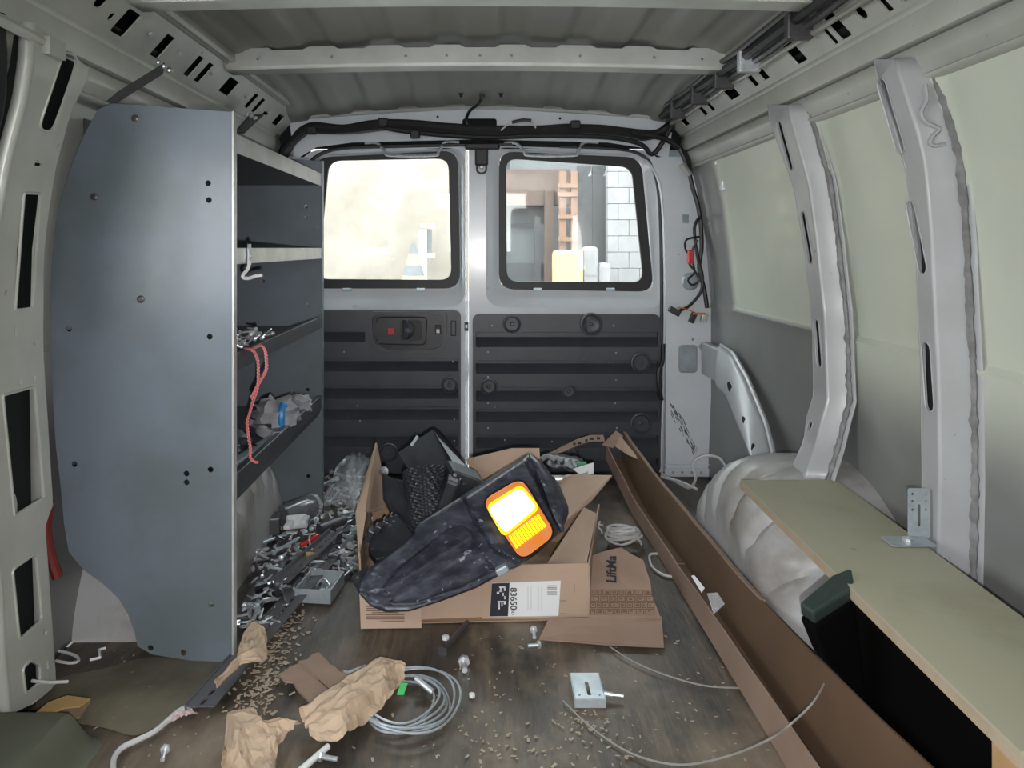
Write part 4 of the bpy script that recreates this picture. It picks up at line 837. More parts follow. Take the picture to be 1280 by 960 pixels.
t = thing('cable', 'white cable bit hooked against the long carton left wall', 'cable', F(825, 710)); build('cable', MB().tube([F(a, b, .006) for a, b in ((822, 692), (812, 694), (815, 708), (828, 718), (842, 721))], .0035, 6, smooth=5), M['cable'], t, smooth=True)
t = thing('cable', 'white looped cable on the floor below the right rear pillar', 'cable', P(865, 590, 2.75)); build('cable', MB().tube([P(827, 592, 2.79), P(845, 602, 2.74), P(862, 610, 2.68), P(870, 596, 2.66), P(866, 580, 2.68), P(880, 570, 2.68), P(898, 572, 2.66), P(906, 582, 2.62), P(908, 588, 2.60)], .005, 6, smooth=6).tube([P(826, 596, 2.74), P(850, 602, 2.68), P(872, 612, 2.62)], .005, 6, smooth=4), M['cable'], t, smooth=True)
t = thing('cable', 'grey white cable snaking along the floor at bottom left', 'cable', F(180, 920)); build('cable', MB().tube([F(a, b, .012) for a, b in ((142, 975), (142, 950), (152, 935), (172, 925), (192, 915), (208, 902), (222, 890), (237, 882))], .005, 8, smooth=6), M['cable'], t, smooth=True)
t = thing('cable', 'white stiff wire poking through the left pillar cutout', 'cable', P(60, 850, 1.42)); build('cable', MB().tube([P(40, 851, 1.40), P(62, 853, 1.43), P(85, 852, 1.45)], .003, 6), M['cable'], t)
t = thing('cable', 'white hooked wire on the floor behind the left pillar', 'cable', F(90, 822)); build('cable', MB().tube([F(a, b, .006) for a, b in ((68, 813), (80, 815), (95, 820), (98, 826), (88, 829), (70, 826))], .003, 6, smooth=5), M['cable'], t)
t = thing('plastic_clip', 'small white plastic clip on the floor before the wheelhouse', 'clip', F(125, 815)); build('clip', MB().tube([F(a, b, .01) for a, b in ((112, 825), (125, 822), (124, 812), (132, 810))], .003, 5), M['whitepl'], t)
t = thing('paper_curl', 'pink and white torn paper curl beside the slotted angle end', 'paper', F(225, 900)); build('curl', crumple([F(210, 905, .004), F(225, 896, .006), F(240, 892, .006)], [F(212, 909, .004), F(228, 902, .006), F(244, 898, .004)], 12, 5, .012, 6, 5), mat('pink_paper', (.55, .42, .42), .8), t, solid=.001)

# ------------------------------------------------------------------ carton with amber lamp panel
ct = thing('carton', 'opened brown carton with a white label, holding black plastic parts', 'carton', (0, 1.95, 0))
FL_, FR_, BL_, BR_ = Vector((-.262, 1.735, .004)), Vector((.250, 1.757, .004)), Vector((-.31, 2.22, .004)), Vector((.29, 2.22, .004)); up = Vector((0, 0, 1))
build('base', MB().sheet([FL_, FR_, BR_, BL_], .003), M['card2'], ct)
c1 = Vector((.005, 1.757, .004))
build('front_panel', MB().sheet([c1, FR_, P(735, 704, 1.757), P(603, 707, 1.757)][::-1], .004), M['card'], ct)
build('front_panel', MB().sheet([FL_+Vector((.02, .008, 0)), c1+Vector((0, .008, 0)), c1+Vector((0, .008, .115)), FL_+Vector((.02, .008, .115))][::-1], .004), M['card'], ct)
fp = build('front_flap', MB().sheet([F(451, 786, .003), F(527, 785, .003), P(526, 735, 1.735), P(449, 735, 1.735)][::-1], .003), M['card'], ct)
tx = MB()
for i in range(9): tx.box(P(482+(.5 if i == 8 else 0), 757+i*2.6, 1.722-.0003*0)+Vector((0, -.004, 0)), (.085 if i not in (3, 8) else .06, .0008, .0016))
build('printed_text', tx, M['inkbrown'], fp)
build('side_panel', MB().sheet([FL_, BL_, P(462, 610, 2.22), P(450, 690, 1.76)], .004), M['card2'], ct)
build('side_flap', MB().sheet([P(450, 692, 1.78), P(446, 640, 1.90), P(467, 578, 2.04), P(471, 553, 2.12), P(476, 578, 2.14), P(482, 632, 2.14), P(470, 640, 2.0), P(458, 640, 1.9)], .004), M['card'], ct)
build('side_panel', MB().sheet([FR_, BR_, P(748, 630, 2.20), P(735, 705, 1.765)][::-1], .004), M['card'], ct)
build('top_flap', MB().sheet([P(681, 709, 1.78), P(732, 710, 1.76), P(746, 642, 2.0), P(730, 634, 2.02)], .004), M['card'], ct)
build('rear_flap', MB().sheet([P(765, 594, 2.12), P(739, 625, 2.05), P(706, 652, 1.98), P(672, 648, 2.02), P(693, 612, 2.12), P(708, 593, 2.16)][::-1], .004), M['card'], ct)
build('back_panel', MB().sheet([BL_, BR_, BR_+up*.13, BL_+up*.13], .004), M['card2'], ct)
build('back_flap', MB().sheet([P(582, 574, 2.24), P(640, 560, 2.24), P(674, 560, 2.24), P(676, 584, 2.22), P(640, 596, 2.2), P(598, 604, 2.2)], .004), M['card'], ct)
for a in ((640, 0), (706, 692)): pass
lb = build('label', MB().sheet([P(615, 729, 1.7560), P(701, 726, 1.7560), P(698, 770, 1.7560), P(612, 771, 1.7560)][::-1], .0008), M['labelw'], ct)
build('label_block', MB().sheet([P(615, 729.3, 1.7555), P(637, 728.6, 1.7555), P(635, 770.3, 1.7555), P(612.2, 770.6, 1.7555)][::-1], .0004), M['ink'], lb)
gm = MB()
for a, b, w, h in ((628, 734, 8, 2.0), (626, 737.5, 2, 5), (631, 736, 2, 5), (622.5, 741, 3, 2.5), (626, 739, 4, 1.5), (629, 743, 1.3, 4), (631, 747, 1.3, 4), (627, 752, 10, 1.5), (624, 757, 1.6, 9), (627.5, 755, 1.6, 6), (631, 754, 2.5, 3)): gm.box(P(a, b, 1.7549), (w/FOC*1.757, .0004, h/FOC*1.757))
build('label_drawing', gm, M['labelw'], lb)
text('label_number', '83650', M['ink'], lb, P(638.2, 734.5, 1.7549), (0, 0, -1), (1, 0, 0), .0205, bold=.0002)
text('label_number', '-3D', M['ink'], lb, P(639.5, 760.5, 1.7549), (0, 0, -1), (1, 0, 0), .0095)
bc = MB()
for i, y in enumerate((732, 734.2, 735.6, 737, 739.5, 741, 743.5)): bc.box(P(690, y, 1.7552), (.022, .0004, .0012 if i % 2 else .0006))
build('barcode', bc, M['ink'], lb)
ft = MB()
for x in (660, 664, 673, 677): ft.box(P(x, 748, 1.7552), (.0012, .0004, .055))
build('fine_print', ft, M['inkfaint'], lb)
build('cut_slit', MB().box(P(704, 751, 1.7560), (.015, .0006, .001)).box(P(704, 767, 1.7560), (.015, .0006, .001)).box(P(718, 735, 1.7560), (.001, .0006, .02)), M['inkbrown'], ct)
# printed flat cardboard
pc = thing('printed_cardboard', 'flattened printed brown cardboard on the floor right of the carton', 'cardboard', F(760, 790))
zt = lambda v: .010+.035*max(0, min(1, v))
up_q = [(736, 772, .035), (739, 690, .10), (752, 684, .115), (778, 686, .10), (806, 702, .075), (814, 730, .055), (827, 772, .03)]
Q = lambda a, b, dz=0: F(a, b, .030+(772-b)/86*.085+dz)
build('upper_panel', MB().sheet([Q(a, b) for a, b in [(736, 772), (741, 694), (752, 690), (776, 684), (790, 693), (804, 700), (813, 728), (815, 745), (826, 772)]], .004), M['cardedge'], pc)
build('lower_panel', MB().sheet([F(686, 773, .029), F(827, 770, .029), F(830, 808, .010), F(760, 805, .010), F(674, 798, .010)], .004), M['cardedge'], pc)
text('printed_word', 'LiftMa', M['ink'], pc, Q(770, 729, .0018), Q(770, 697)-Q(770, 729), (-1, 0, 0), .0325, bold=.0008)
gr = MB(); random.seed(4)
for r_ in range(4):
    x = 738
    while x < 812:
        w = random.uniform(5, 12); y0 = 737+r_*8
        for (a, b, c, d) in ((x, y0, x+w, y0+.9), (x, y0+6, x+w, y0+6.9), (x, y0, x+1, y0+6.5), (x+w-1, y0, x+w, y0+6.5), (x+w*.3, y0+2.2, x+w*.3+random.uniform(1, w*.5), y0+random.uniform(3.5, 5))):
            gr.sheet([Q(a, b, .0012), Q(c, b, .0012), Q(c, d, .0012), Q(a, d, .0012)], .0004)
        x += w+1.2
build('printed_chart', gr, M['inkbrown'], pc)
# amber lamp corner panel
def BP(px, py, d=0): return P(px, py, 1.645+(762-py)/190*.34-d)
bp = thing('bumper_corner', 'large scuffed black plastic vehicle corner panel with amber lamp', 'vehicle part', BP(560, 700))
def sdist(x, y, pl):
    d = min((Vector((x, y))-(lambda a, b: a+(b-a)*max(0, min(1, (Vector((x, y))-a).dot(b-a)/max(1e-6, (b-a).length_squared))))(Vector(pl[i-1]), Vector(pl[i]))).length for i in range(len(pl)))
    return d if in_poly(x, y, pl) else -d
AP = ((446, 738), (458, 716), (480, 700), (503, 684), (516, 671), (523, 655), (570, 626), (620, 595), (661, 569)); BQ = ((452, 744), (464, 757), (482, 764), (512, 763), (550, 751), (595, 734), (628, 716), (648, 707), (672, 690), (701, 664))
A = resample([Vector((a, b, 0)) for a, b in AP], 120); B = resample([Vector((a, b, 0)) for a, b in BQ], 120)
HOUS = [(578, 622), (656, 572), (702, 662), (650, 708), (618, 690), (594, 655)]; ARM = [(476, 735), (500, 706), (560, 660), (578, 655), (590, 664), (600, 690), (622, 712), (580, 735), (520, 756), (490, 756)]
rows = [[BP(a.x, a.y)+Vector((0, .06, -.015)) for a in A]]; m_ = 56
for j in range(m_):
    s_ = j/(m_-1); r = []
    for i in range(120):
        q = A[i].lerp(B[i], s_); e = math.sin(math.pi*s_)
        d = .020*max(0, e)**.45
        d += .030*sstep(-1.5, 5, sdist(q.x, q.y, HOUS))
        sa = sdist(q.x, q.y, ARM); d -= .016*sstep(-1, 3.5, sa)
        u_ = (q.y-735)+(q.x-500)*.62     # across the arm
        if sa > 2: d += .006*math.exp(-((u_-8)/3.5)**2)+.006*math.exp(-((u_-28)/4)**2)+.005*math.exp(-((u_+10)/3)**2)
        d += .002*ns((q.x*.05, q.y*.05, 2))+.008*ns((q.x*.13, q.y*.13, 7))*(1-sstep(462, 486, q.x))
        p = BP(q.x, q.y); r.append(p+(Vector((0, 0, H))-p).normalized()*d)
    rows.append(r)
rows.append([BP(b.x, b.y)+Vector((0, .07, -.005)) for b in B])
build('shell', MB().grid(rows), M['plast'], bp, smooth=True, solid=.004)
R1 = resample([BP(661, 568, .03), BP(678, 605, .05), BP(690, 640, .05), BP(701, 664, .03)], 12); R2 = resample([BP(680, 582, -.03), BP(700, 610, -.01), BP(711, 638, 0), BP(702, 663, .02)], 12)
build('end_return', MB().grid([R1, [a.lerp(b, .5)+Vector((.006, -.01, 0)) for a, b in zip(R1, R2)], R2, [b+Vector((-.01, .06, 0)) for b in R2]]), M['plast'], bp, smooth=True, solid=.004)
def lampq(pts, r): return rpoly([Vector(p) for p in pts], r, 6)
def lampf(d): return lambda u, v, w: BP(u, v, d-w)
lo = lampq([(602, 626), (652, 597), (695, 668), (652, 701)], 15); li = lampq([(608, 631), (652, 606), (689, 668), (655, 693)], 11)
build('lamp_gasket', plate(lampq([(600, 624), (653, 594.5), (698, 668), (652, 704)], 16), [], lampf(.056), .02), M['black'], bp)
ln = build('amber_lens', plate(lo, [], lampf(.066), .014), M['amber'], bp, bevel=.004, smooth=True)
build('flash_glint', plate(lampq([(610, 635), (650, 609.5), (671, 634), (631, 667)], 8), [], lampf(.070), .006), M['glintwhite'], ln, bevel=.001)  # glowing plate for the flash glint on the unlit lamp
build('flash_glint_rim', plate(lampq([(607, 632.5), (651, 605), (675.5, 635), (629.5, 672)], 9), [], lampf(.0685), .005), M['glintamber'], ln)
rb = MB()
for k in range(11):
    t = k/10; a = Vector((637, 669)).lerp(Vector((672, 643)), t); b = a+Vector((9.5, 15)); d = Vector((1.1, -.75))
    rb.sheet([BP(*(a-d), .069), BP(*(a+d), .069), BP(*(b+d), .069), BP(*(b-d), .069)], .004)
build('ribbed_reflector', rb, M['glintamber'], ln)
build('mount_clip', MB().box(BP(628, 712, .02), (.03, .02, .018), Matrix.Rotation(-.5, 3, 'Y')), M['galv'], bp, bevel=.004)
# black parts in the carton
du = thing('duct_channel', 'smooth black plastic channel sticking up at the back of the carton', 'vehicle part', P(540, 590, 2.15))
build('web', MB().sheet([P(497, 566, 2.16), P(541, 537, 2.24), P(575, 572, 2.14), P(562, 598, 2.06), P(522, 603, 2.06)], .005), M['plast2'], du)
build('side_flange', MB().sheet([P(541, 537, 2.24), P(549, 541, 2.22), P(592, 592, 2.08), P(575, 592, 2.06)], .01), M['plast2'], du)
build('notch', MB().box(P(518, 551, 2.17), (.008, .01, .03), Matrix.Rotation(.6, 3, 'Y')), M['galv'], du)
be = thing('mesh_sleeve', 'black woven mesh air sleeve standing in the carton', 'vehicle part', P(535, 630, 2.02)); rows = []
a, b = P(530, 588, 2.04), P(536, 668, 1.96); ax = (b-a).normalized(); u = ax.cross(Vector((0, 1, 0))).normalized(); w = ax.cross(u)
for i in range(61):
    t = i/60; r = []
    for k in range(73):
        an = 2*math.pi*k/72; rr = (.056-.008*t)*(1+.05*math.sin(i*1.25)*math.cos(an*18+(i//5)*math.pi)); r.append(a.lerp(b, t)+u*math.cos(an)*rr+w*math.sin(an)*rr)
    rows.append(r)
build('sleeve', MB().grid(rows), M['plast2'], be)
cb = thing('intake_housing', 'black ribbed plastic housing beside the mesh sleeve', 'vehicle part', P(580, 600, 2.05))
build('housing', MB().box(P(575, 605, 2.04), (.10, .09, .08), Matrix.Rotation(.45, 3, 'Y')@Matrix.Rotation(.3, 3, 'Z')), M['plast2'], cb, bevel=.012)
build('collar', MB().box(P(560, 618, 1.99), (.035, .10, .10), Matrix.Rotation(.35, 3, 'Y')), M['plast2'], cb, bevel=.008)
build('clip', MB().tube([P(566, 600, 1.985), P(570, 606, 1.985), P(576, 598, 1.985)], .002, 5), M['galv'], cb)
bk = thing('black_bracket', 'angular black plastic bracket at the left end of the carton', 'vehicle part', P(490, 650, 1.95))
build('arm', MB().sheet([P(478, 590, 2.05), P(492, 598, 2.04), P(520, 640, 1.98), P(520, 668, 1.93), P(490, 640, 1.96), P(480, 620, 2.0)], .02), M['plast2'], bk, bevel=.003)
build('arm', MB().sheet([P(480, 596, 2.07), P(506, 600, 2.07), P(518, 622, 2.04), P(500, 625, 2.03)], .02), M['plast2'], bk, bevel=.003)
build('gusset', MB().sheet([P(466, 655, 1.9), P(496, 642, 1.92), P(518, 668, 1.88), P(505, 692, 1.84), P(470, 700, 1.82), P(460, 688, 1.84)], .03), M['plast2'], bk, bevel=.004)
for i in range(4): build('lug', MB().box(P(462+9*i, 668-6*i, 1.87+.02*i), (.018, .03, .03), Matrix.Rotation(.5, 3, 'Y')), M['plast2'], bk, bevel=.003)
build('grommet', MB().lathe(P(480, 589, 2.08), (0, -1, .2), [(.013, 0), (.013, .008), (.006, .009), (.005, .002), (.001, .002)], 14), M['dsteel'], bk)
fo = thing('black_fragment', 'broken black plastic fragment at the lower left corner of the carton', 'vehicle part', P(450, 715, 1.72)); build('fragment', MB().sheet([P(440, 720, 1.72), P(460, 706, 1.76), P(462, 722, 1.74), P(452, 738, 1.70)], .012), M['plast2'], fo, bevel=.002)
gv = thing('printed_glove', 'grey and black striped work glove with green patch behind the carton', 'glove', P(700, 578, 2.3))
build('palm', crumple([P(672, 580, 2.34), P(700, 575, 2.36), P(728, 578, 2.34)], [P(690, 590, 2.24), P(715, 596, 2.22), P(732, 598, 2.22)], 18, 8, .02, 4, 2, .015), M['plast2'], gv, smooth=True, solid=.004)
for k in range(4): build('finger_stripe', MB().tube([P(677+9*k, 574+1.5*k, 2.30), P(684+9*k, 570+2*k, 2.30), P(694+9*k, 575+1.2*k, 2.27)], .008, 6, smooth=3), M['fabric'], gv, smooth=True)
build('patch', MB().box(P(727, 580, 2.25), (.03, .012, .012)), mat('dull_green', (.08, .28, .12), .6), gv, bevel=.003)
build('care_label', MB().sheet([P(716, 586, 2.215), P(742, 578, 2.215), P(742, 592, 2.19), P(728, 596, 2.19)], .001), M['labelw'], gv)
hc = thing('hose_clamp', 'wide slotted metal hose clamp band behind the amber lamp', 'clamp', P(700, 590, 2.2))
cc = P(697, 600, 2.20); rows = [[cc+Vector((.085*math.cos(a), .05*math.sin(a), z)) for a in [math.radians(200+160*i/24) for i in range(25)]] for z in (.0, .028)]
build('band', MB().grid(rows), M['zinc'], hc, smooth=True, solid=.002); sl = MB()
for i in range(7): a = math.radians(225+6*i); sl.box(cc+Vector((.087*math.cos(a), .052*math.sin(a), .014)), (.003, .004, .014))
build('slot_mark', sl, M['ink'], hc)
# ------------------------------------------------------------------ long open carton
lc = thing('long_carton', 'long open brown cardboard trough lying along the right wheelhouse', 'carton', (.52, 1.6, 0))
ST = [(2.74, .450, .505, .10, .155, .195), (2.62, .465, .515, .06, .115, .175), (2.45, .482, .530, .012, .065, .15), (2.2, .492, .545, .004, .055, .138), (1.9, .497, .552, .004, .058, .135), (1.6, .500, .554, .004, .068, .142), (1.3, .502, .555, .004, .076, .165), (1.0, .502, .565, .004, .088, .19), (.7, .502, .575, .004, .095, .20)]
def stn(y, k):
    return interp([(s[0], s[k]) for s in ST], y)
ysl = [.7+.04*i for i in range(52)]
def wob(y, s): return .004*ns((y*5, s, 0))
build('left_wall', MB().grid([[(stn(y, 1)+wob(y, 1)*f, y, lerp(stn(y, 3), stn(y, 4)+.5*wob(y, 3), f)) for y in ysl] for f in (0, .5, 1)]), M['cardedge'], lc, solid=.004)
build('bottom', MB().grid([[(lerp(stn(y, 1), stn(y, 2), f), y, stn(y, 3)+.003) for y in ysl] for f in (0, .5, 1)]), M['cardshade'], lc, solid=.003)
build('right_wall', MB().grid([[(stn(y, 2)+wob(y, 2)*f+.01*f*f, y, lerp(stn(y, 3), stn(y, 5)+.5*wob(y, 5), f)) for y in ysl] for f in (0, .4, .75, 1)]), M['cardshade'], lc, solid=.004)
build('top_lip', MB().grid([[(stn(y, 2)+wob(y, 2)+.008+dx, y, stn(y, 5)+.5*wob(y, 5)+dz) for y in ysl if y > 1.5] for dx, dz in ((0, .001), (.010, -.002))]), M['cardedge'], lc, solid=.004)
build('end_flap', MB().sheet([P(752, 556, 2.73), P(770, 538, 2.74), P(779, 545, 2.72), P(766, 560, 2.70)], .004), M['cardedge'], lc)
build('end_flap', MB().sheet([P(766, 556, 2.72), P(776, 545, 2.72), P(800, 575, 2.55), P(784, 568, 2.6)], .003), M['card'], lc)
st_ = build('torn_strip', MB().grid([[P(a, b, 2.68) for a, b in ((674, 572), (690, 565), (706, 557), (722, 549), (738, 544), (754, 544))], [P(a, b, 2.66) for a, b in ((672, 579), (690, 571), (706, 564), (722, 557), (738, 552), (756, 552))]]), M['cardedge'], lc, solid=.004)
gm = MB()
for a, b, w in ((718, 555, 3), (724, 554, 4), (733, 550.5, 3), (740, 548.5, 5), (748, 548, 4)): gm.box(P(a, b, 2.655), (w/350, .001, .008))
build('printed_mark', gm, M['ink'], st_)
build('seam_line', MB().box((.538, 2.05, .009), (.066, .003, .002)), M['cardedge'], lc)
tag(build('sticker', MB().sheet([P(a, b, 1.76) for a, b in ((864, 720), (868, 719), (881, 735), (877, 741))], .001), M['labelw']), 'narrow white sticker on the left wall of the long carton', 'sticker')
tag(build('crumpled_label', MB().sheet([P(a, b, 1.66) for a, b in ((884, 742), (897, 741), (906, 755), (892, 768))], .002), M['clear'], bevel=0), 'clear and white crumpled label just below the narrow sticker', 'label')
# ------------------------------------------------------------------ bench board, bracket, post
bd = thing('bench_board', 'long cream painted board on the right wheelhouse used as a bench', 'board', (.67, 1.2, .322))
zb = .34; c = [(.575, 1.695), (.787, 1.695), (.738, .79), (.715, .765), (.55, .782)]
build('top_face', MB().sheet([(x, y, zb) for x, y in c], .004), M['bench'], bd)
build('plywood_core', MB().sheet([(x, y, zb-.004) for x, y in c], .015), M['benchedge'], bd)
tag(build('wood_post', MB().box((.60, .81, .159), (.09, .05, .318)), M['wood'], bevel=.003), 'bare wooden post holding up the near end of the bench board', 'post')
bt = thing('corner_bracket', 'dull perforated steel corner bracket joining board and pillar', 'bracket', P(1155, 690, 1.36))
yb = 1.345
hs = [rrect(-.003, .02, .003, .06, .003, 2)]+[circle(dx, dz, .0028, 6) for dx in (-.013, .013) for dz in (.05, .065, .078)]
build('upright', plate(rrect(-.022, 0, .022, .088, .004, 2), hs, lambda u, v, w: Vector((.775+u*.9, yb+.010+w, zb+v)), .002), M['galv'], bt)
build('foot', plate(rrect(-.055, -.022, .022, .022, .004, 2), [circle(-.02, 0, .004, 8)], lambda u, v, w: Vector((.760+u, yb-.012+v, zb+.004-w)), .002), M['galv'], bt)
build('bolt', MB().lathe((.742, yb-.012, zb+.004), (0, 0, 1), [(.009, 0), (.009, .005), (.004, .007)], 8), M['zinc'], bt)
cs = thing('block_shade_fill', 'dark green end block with added black mass for bench shade', 'case', (.55, 1.0, 0))
g = [P(999, 753, 1.15), P(1017, 766, 1.13), P(1068, 733, 1.165), P(1064, 709, 1.20), P(1040, 719, 1.20)]
build('block_body', MB().add([p-Vector((0, 0, .022)) for p in g]+[Vector((p.x+.02, p.y, .24-(p.x-.49)*1.0)) for p in g], [(0, 1, 2, 3, 4), (9, 8, 7, 6, 5)]+[(i, i+5, (i+1) % 5+5, (i+1) % 5) for i in range(5)]), M['case'], cs, bevel=.004)  # lower part of the block, its shade put into the black colour
build('end_block', MB().sheet(g, .022), M['greenblk'], cs, bevel=.004)
build('shade_mass', MB().box((.685, 1.08, .16), (.15, .46, .30)), M['case'], cs, bevel=.01)  # added black mass in place of the shade under the bench
tag(build('door_catch', MB().box(P(900, 218, 2.60)+Vector((.004, 0, 0)), (.006, .05, .10)).box(P(897, 204, 2.60), (.02, .02, .015)).box(P(905, 236, 2.58), (.02, .02, .015)), M['zinc'], bevel=.002), 'thin bright metal catch plate on the far right side panel', 'catch')
# step hump at the front left
hp = MB(); rows = []
for i in range(25):
    y = .75+.58*i/24; r = []
    for k in range(25):
        x = -.90+.27*k/24; e = (1-sstep(1.27, 1.34, y))*(1-sstep(-.70+.06*(y-1), -.645, x)); r.append((x, y, .085*e-.003+.002*ns((x*20, y*20, 0))))
    rows.append(r)
sbuild('trim_17', hp.grid(rows), M['step'], smooth=True)
mt_ = MB(); mo = [(44, 882), (70, 852), (130, 838), (190, 824), (285, 833), (262, 868), (245, 888), (205, 905), (170, 922), (128, 912), (60, 900)]
mc = F(160, 872)
mp_ = [F(a, b) for a, b in mo]; mrows = []
for k in range(9):
    f = k/8; mrows.append([Vector((lerp(mc.x, p.x, f), lerp(mc.y, p.y, f), .004+.010*(1-f*f)+.003*ns((p.x*9*f, p.y*9*f, 3))*(1-f))) for p in catmull(mp_+mp_[:1], 6)])
M['mat'] = mat('olive_floor_mat', (.085, .075, .052), .6, var=(.20, .18, .125), scale=5, amt=.9, bump=.3, speck=((.38, .32, .2), 45, .70))
sbuild('trim_20', mt_.grid(mrows), M['mat'], smooth=True)
tag(build('red_strap', MB().tube([P(62, 628, 1.53), P(58, 660, 1.53), P(62, 690, 1.53), P(72, 722, 1.53)], .010, 8, smooth=4), mat('dark_red', (.16, .015, .012), .6), smooth=True), 'dark red strap hanging between left pillar and shelving panel', 'strap')
# chips and shavings
random.seed(11)
ch = MB()
def chip(px, py, s):
    p = F(px, py, .0025); a = random.random()*6.28; d = Vector((math.cos(a), math.sin(a), random.uniform(-.1, .3)))*s; e = Vector((-math.sin(a), math.cos(a), random.uniform(-.2, .2)))*s*random.uniform(.25, .75)
    ch.sheet([p+d+e, p-d+e*.6, p-d-e, p+d-e*.8], .0008)
for _ in range(330): t = random.random(); chip(lerp(345, 285, t)+random.gauss(25, 14), lerp(760, 890, t)+random.gauss(0, 10), random.uniform(.002, .006))
for _ in range(130): chip(random.uniform(540, 960), random.uniform(790, 965), random.uniform(.0015, .004))
for _ in range(70): chip(random.gauss(640, 90), random.gauss(930, 25), random.uniform(.002, .005))
for _ in range(60): chip(random.uniform(150, 300), random.uniform(815, 950), random.uniform(.0015, .004))
for _ in range(50): chip(random.gauss(735, 20), random.gauss(905, 10), random.uniform(.0015, .004))
for _ in range(40): chip(random.gauss(150, 12)+10*random.random(), random.gauss(898, 6), random.uniform(.003, .007))
o = tag(build('wood_shavings', ch, M['chip'], fixn=False), 'pale wood shavings and chips scattered over the dark floor', 'shavings'); o['kind'] = 'stuff'

for sx, nm in ((-.50, 'passenger side'), (.50, 'driver side')):  # unseen seats added behind the camera to block low front light
    st = thing('seat_blocker', 'unseen seat added on the %s to block light, behind the viewpoint' % nm, 'seat', (sx, -.55, 0))
    build('backrest', MB().box((sx, -.38, .78), (.50, .14, .80), Matrix.Rotation(-.15, 3, 'X')), M['plast2'], st, bevel=.05); build('cushion', MB().box((sx, -.68, .38), (.50, .50, .14)), M['plast2'], st, bevel=.05); build('pedestal', MB().box((sx, -.68, .155), (.40, .42, .31)), M['black'], st)
    build('headrest', MB().box((sx, -.32, 1.24), (.26, .10, .15)), M['plast2'], st, bevel=.04)
# ------------------------------------------------------------------ outside, seen through the rear windows
M['stucco'] = mat('stucco_wall', (.27, .245, .21), .9, var=(.21, .17, .14), scale=1.5, amt=.7)
M['asph'] = mat('asphalt', (.16, .16, .16), .9); M['beam'] = mat('weathered_beam', (.085, .055, .045), .8, var=(.12, .09, .075), scale=4)
M['grey'] = mat('grey_sheet', (.14, .145, .15), .8, var=(.10, .105, .11), scale=4); M['dgrey'] = mat('charcoal_board', (.055, .055, .06), .7, speck=((.5, .5, .52), 9, .70))
M['pallet'] = mat('pallet_wood', (.20, .115, .08), .8, var=(.16, .09, .06), scale=6); M['block'] = mat('pale_block', (.20, .196, .20), .9, var=(.165, .15, .15), scale=30)
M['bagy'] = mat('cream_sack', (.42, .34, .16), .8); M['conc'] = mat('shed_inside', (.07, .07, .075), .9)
sbuild('trim_18', MB().box((0, 7, -.66), (30, 12, .1)), M['asph'])
sbuild('trim_19', MB().box((.6, 6.45, -.06), (3.2, 2.3, 1.1)), M['asph'])
ZG = .49
def opx_(px, py, Y): return P(px, py, Y)
tag(build('stucco_wall', MB().box((-2.86, 6.6, 1.2), (6.0, .2, 3.6)), M['stucco']), 'sunlit beige stucco wall seen through the left rear window', 'wall')
dn = thing('downspout', 'white square downspout on the beige wall outside', 'pipe', P(532, 320, 6.3))
build('pipe', MB().box((P(529, 300, 6.3).x, 6.3, .75), (.06, .06, .5)), M['whitepl'], dn); build('elbow', MB().box(P(535, 282, 6.3), (.12, .05, .03)).box(P(536, 319, 6.3), (.10, .05, .03)), M['whitepl'], dn); build('meter', MB().box(P(536, 302, 6.32), (.05, .03, .2)), M['grey'], dn)
cn = thing('striped_cone', 'grey and cream striped cone before the beige wall outside', 'cone', P(518, 350, 5.6))
base = P(517, 360, 5.6); base.z = .55
for k in range(5): build('stripe', MB().lathe(base+Vector((0, 0, .08*k-.06)), (0, 0, 1), [(.13-.024*k, 0), (.106-.024*k, .08)], 12), M['bagy'] if k % 2 else M['grey'], cn)
sh = thing('shed', 'open dark timber shed seen through the right rear window', 'shed', (1.2, 7.4, ZG))
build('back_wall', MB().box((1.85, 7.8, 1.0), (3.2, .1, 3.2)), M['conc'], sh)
build('fascia_beam', MB().box(P(665, 235, 6.5), (.62, .15, .30)), M['beam'], sh); build('upper_beam', MB().box(P(700, 205, 6.8), (.88, .1, .14)), M['grey'], sh)
build('post', MB().box(P(686, 320, 6.4), (.07, .1, 1.1)), M['beam'], sh); build('post', MB().box(P(672, 330, 6.5), (.05, .06, .8)), M['dgrey'], sh)
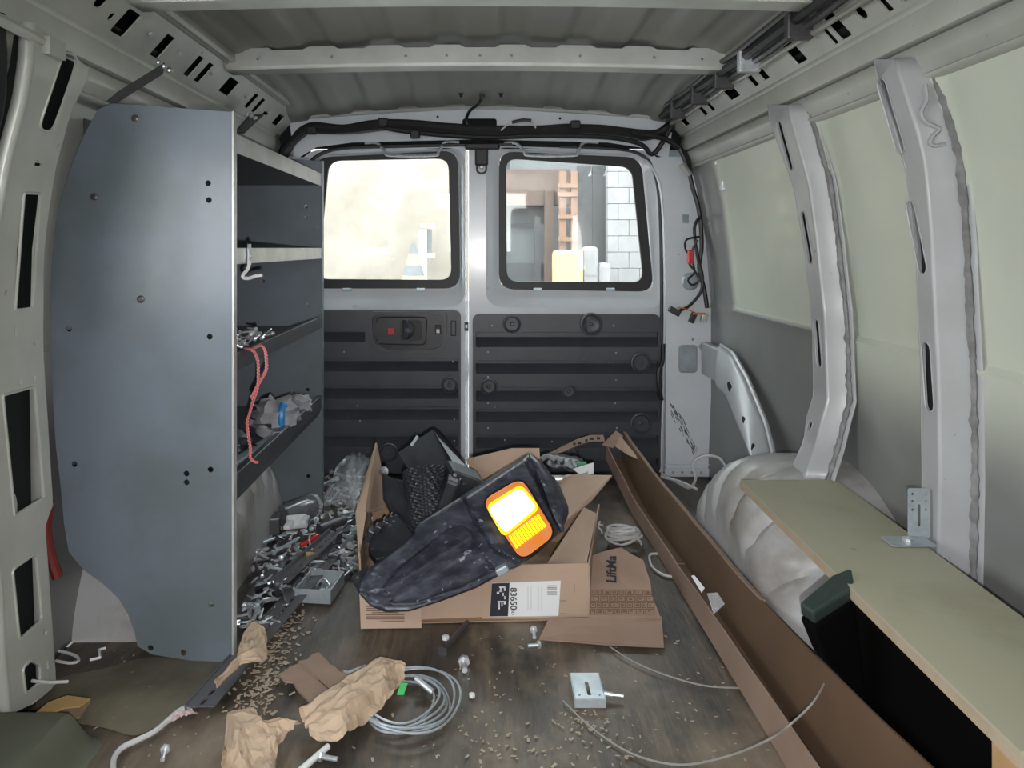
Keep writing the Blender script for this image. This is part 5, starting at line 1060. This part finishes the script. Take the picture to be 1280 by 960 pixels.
build('grey_sheet', MB().box(P(653, 308, 6.7), (.27, .04, .34)), M['grey'], sh); build('dark_board', MB().box(P(658, 268, 6.6), (.40, .04, .16)), M['dgrey'], sh)
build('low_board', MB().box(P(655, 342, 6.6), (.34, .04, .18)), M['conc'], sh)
pl_ = thing('wood_pallet', 'upright reddish wooden pallet leaning in the shed outside', 'pallet', P(709, 350, 6.2))
for x in (703, 717): build('stringer', MB().box((P(x, 265, 6.2).x, 6.2, .98), (.052, .08, .98)), M['pallet'], pl_)
for y in (232, 243, 271, 299): build('slat', MB().box(P(710, y, 6.14), (.155, .02, .034)), M['pallet'], pl_)
for nm, a in (('board', 730), ('board', 749)):
    tag(build('tall_board', MB().box((P(a, 258, 6.25).x, 6.25, 1.005), (.115, .03, 1.03)), M['dgrey']), 'charcoal speckled upright board %s' % ('beside the pallet outside' if a == 730 else 'next to the pale block wall outside'), 'board')
bw = thing('block_wall', 'pale concrete block wall at the right of the shed', 'wall', P(790, 350, 6.0)); random.seed(2); build('mortar', MB().box((1.33, 6.04, 1.1), (.66, .06, 1.3)), M['block'], bw)
for r_ in range(9):
    for c_ in range(5):
        xa = max(.99, .99+.166*c_-(r_ % 2)*.083); xb = .99+.166*(c_+1)-(r_ % 2)*.083-.004; build('block', MB().box(((xa+xb)/2, 6.0, P(0, 205+20*r_, 6.0).z), (xb-xa, .1, .121)), M['block'], bw)
for i, (a, b, w, h) in enumerate(((704, 333, .17, .24), (719, 331, .12, .22), (737, 330, .12, .26), (754, 340, .10, .14))):
    t_ = tag(build('sack', MB().box((P(a, b, 5.7).x, 5.7, (P(a, b, 5.7).z+h/2+.49)/2), (w*.92, .15, P(a, b, 5.7).z+h/2-.49)), M['bagy'] if i < 2 else M['block'], bevel=.03), ['cream sack at the left of the outside stack', 'second cream sack in the outside stack', 'tall pale sack in the outside stack', 'short printed pale sack at the right of the outside stack'][i], 'sack', 'sacks outside')
text('sack_print', 'MAX FILL', M['ink'], t_, P(731, 346, 5.61), (1, 0, 0), (0, 0, 1), .022)
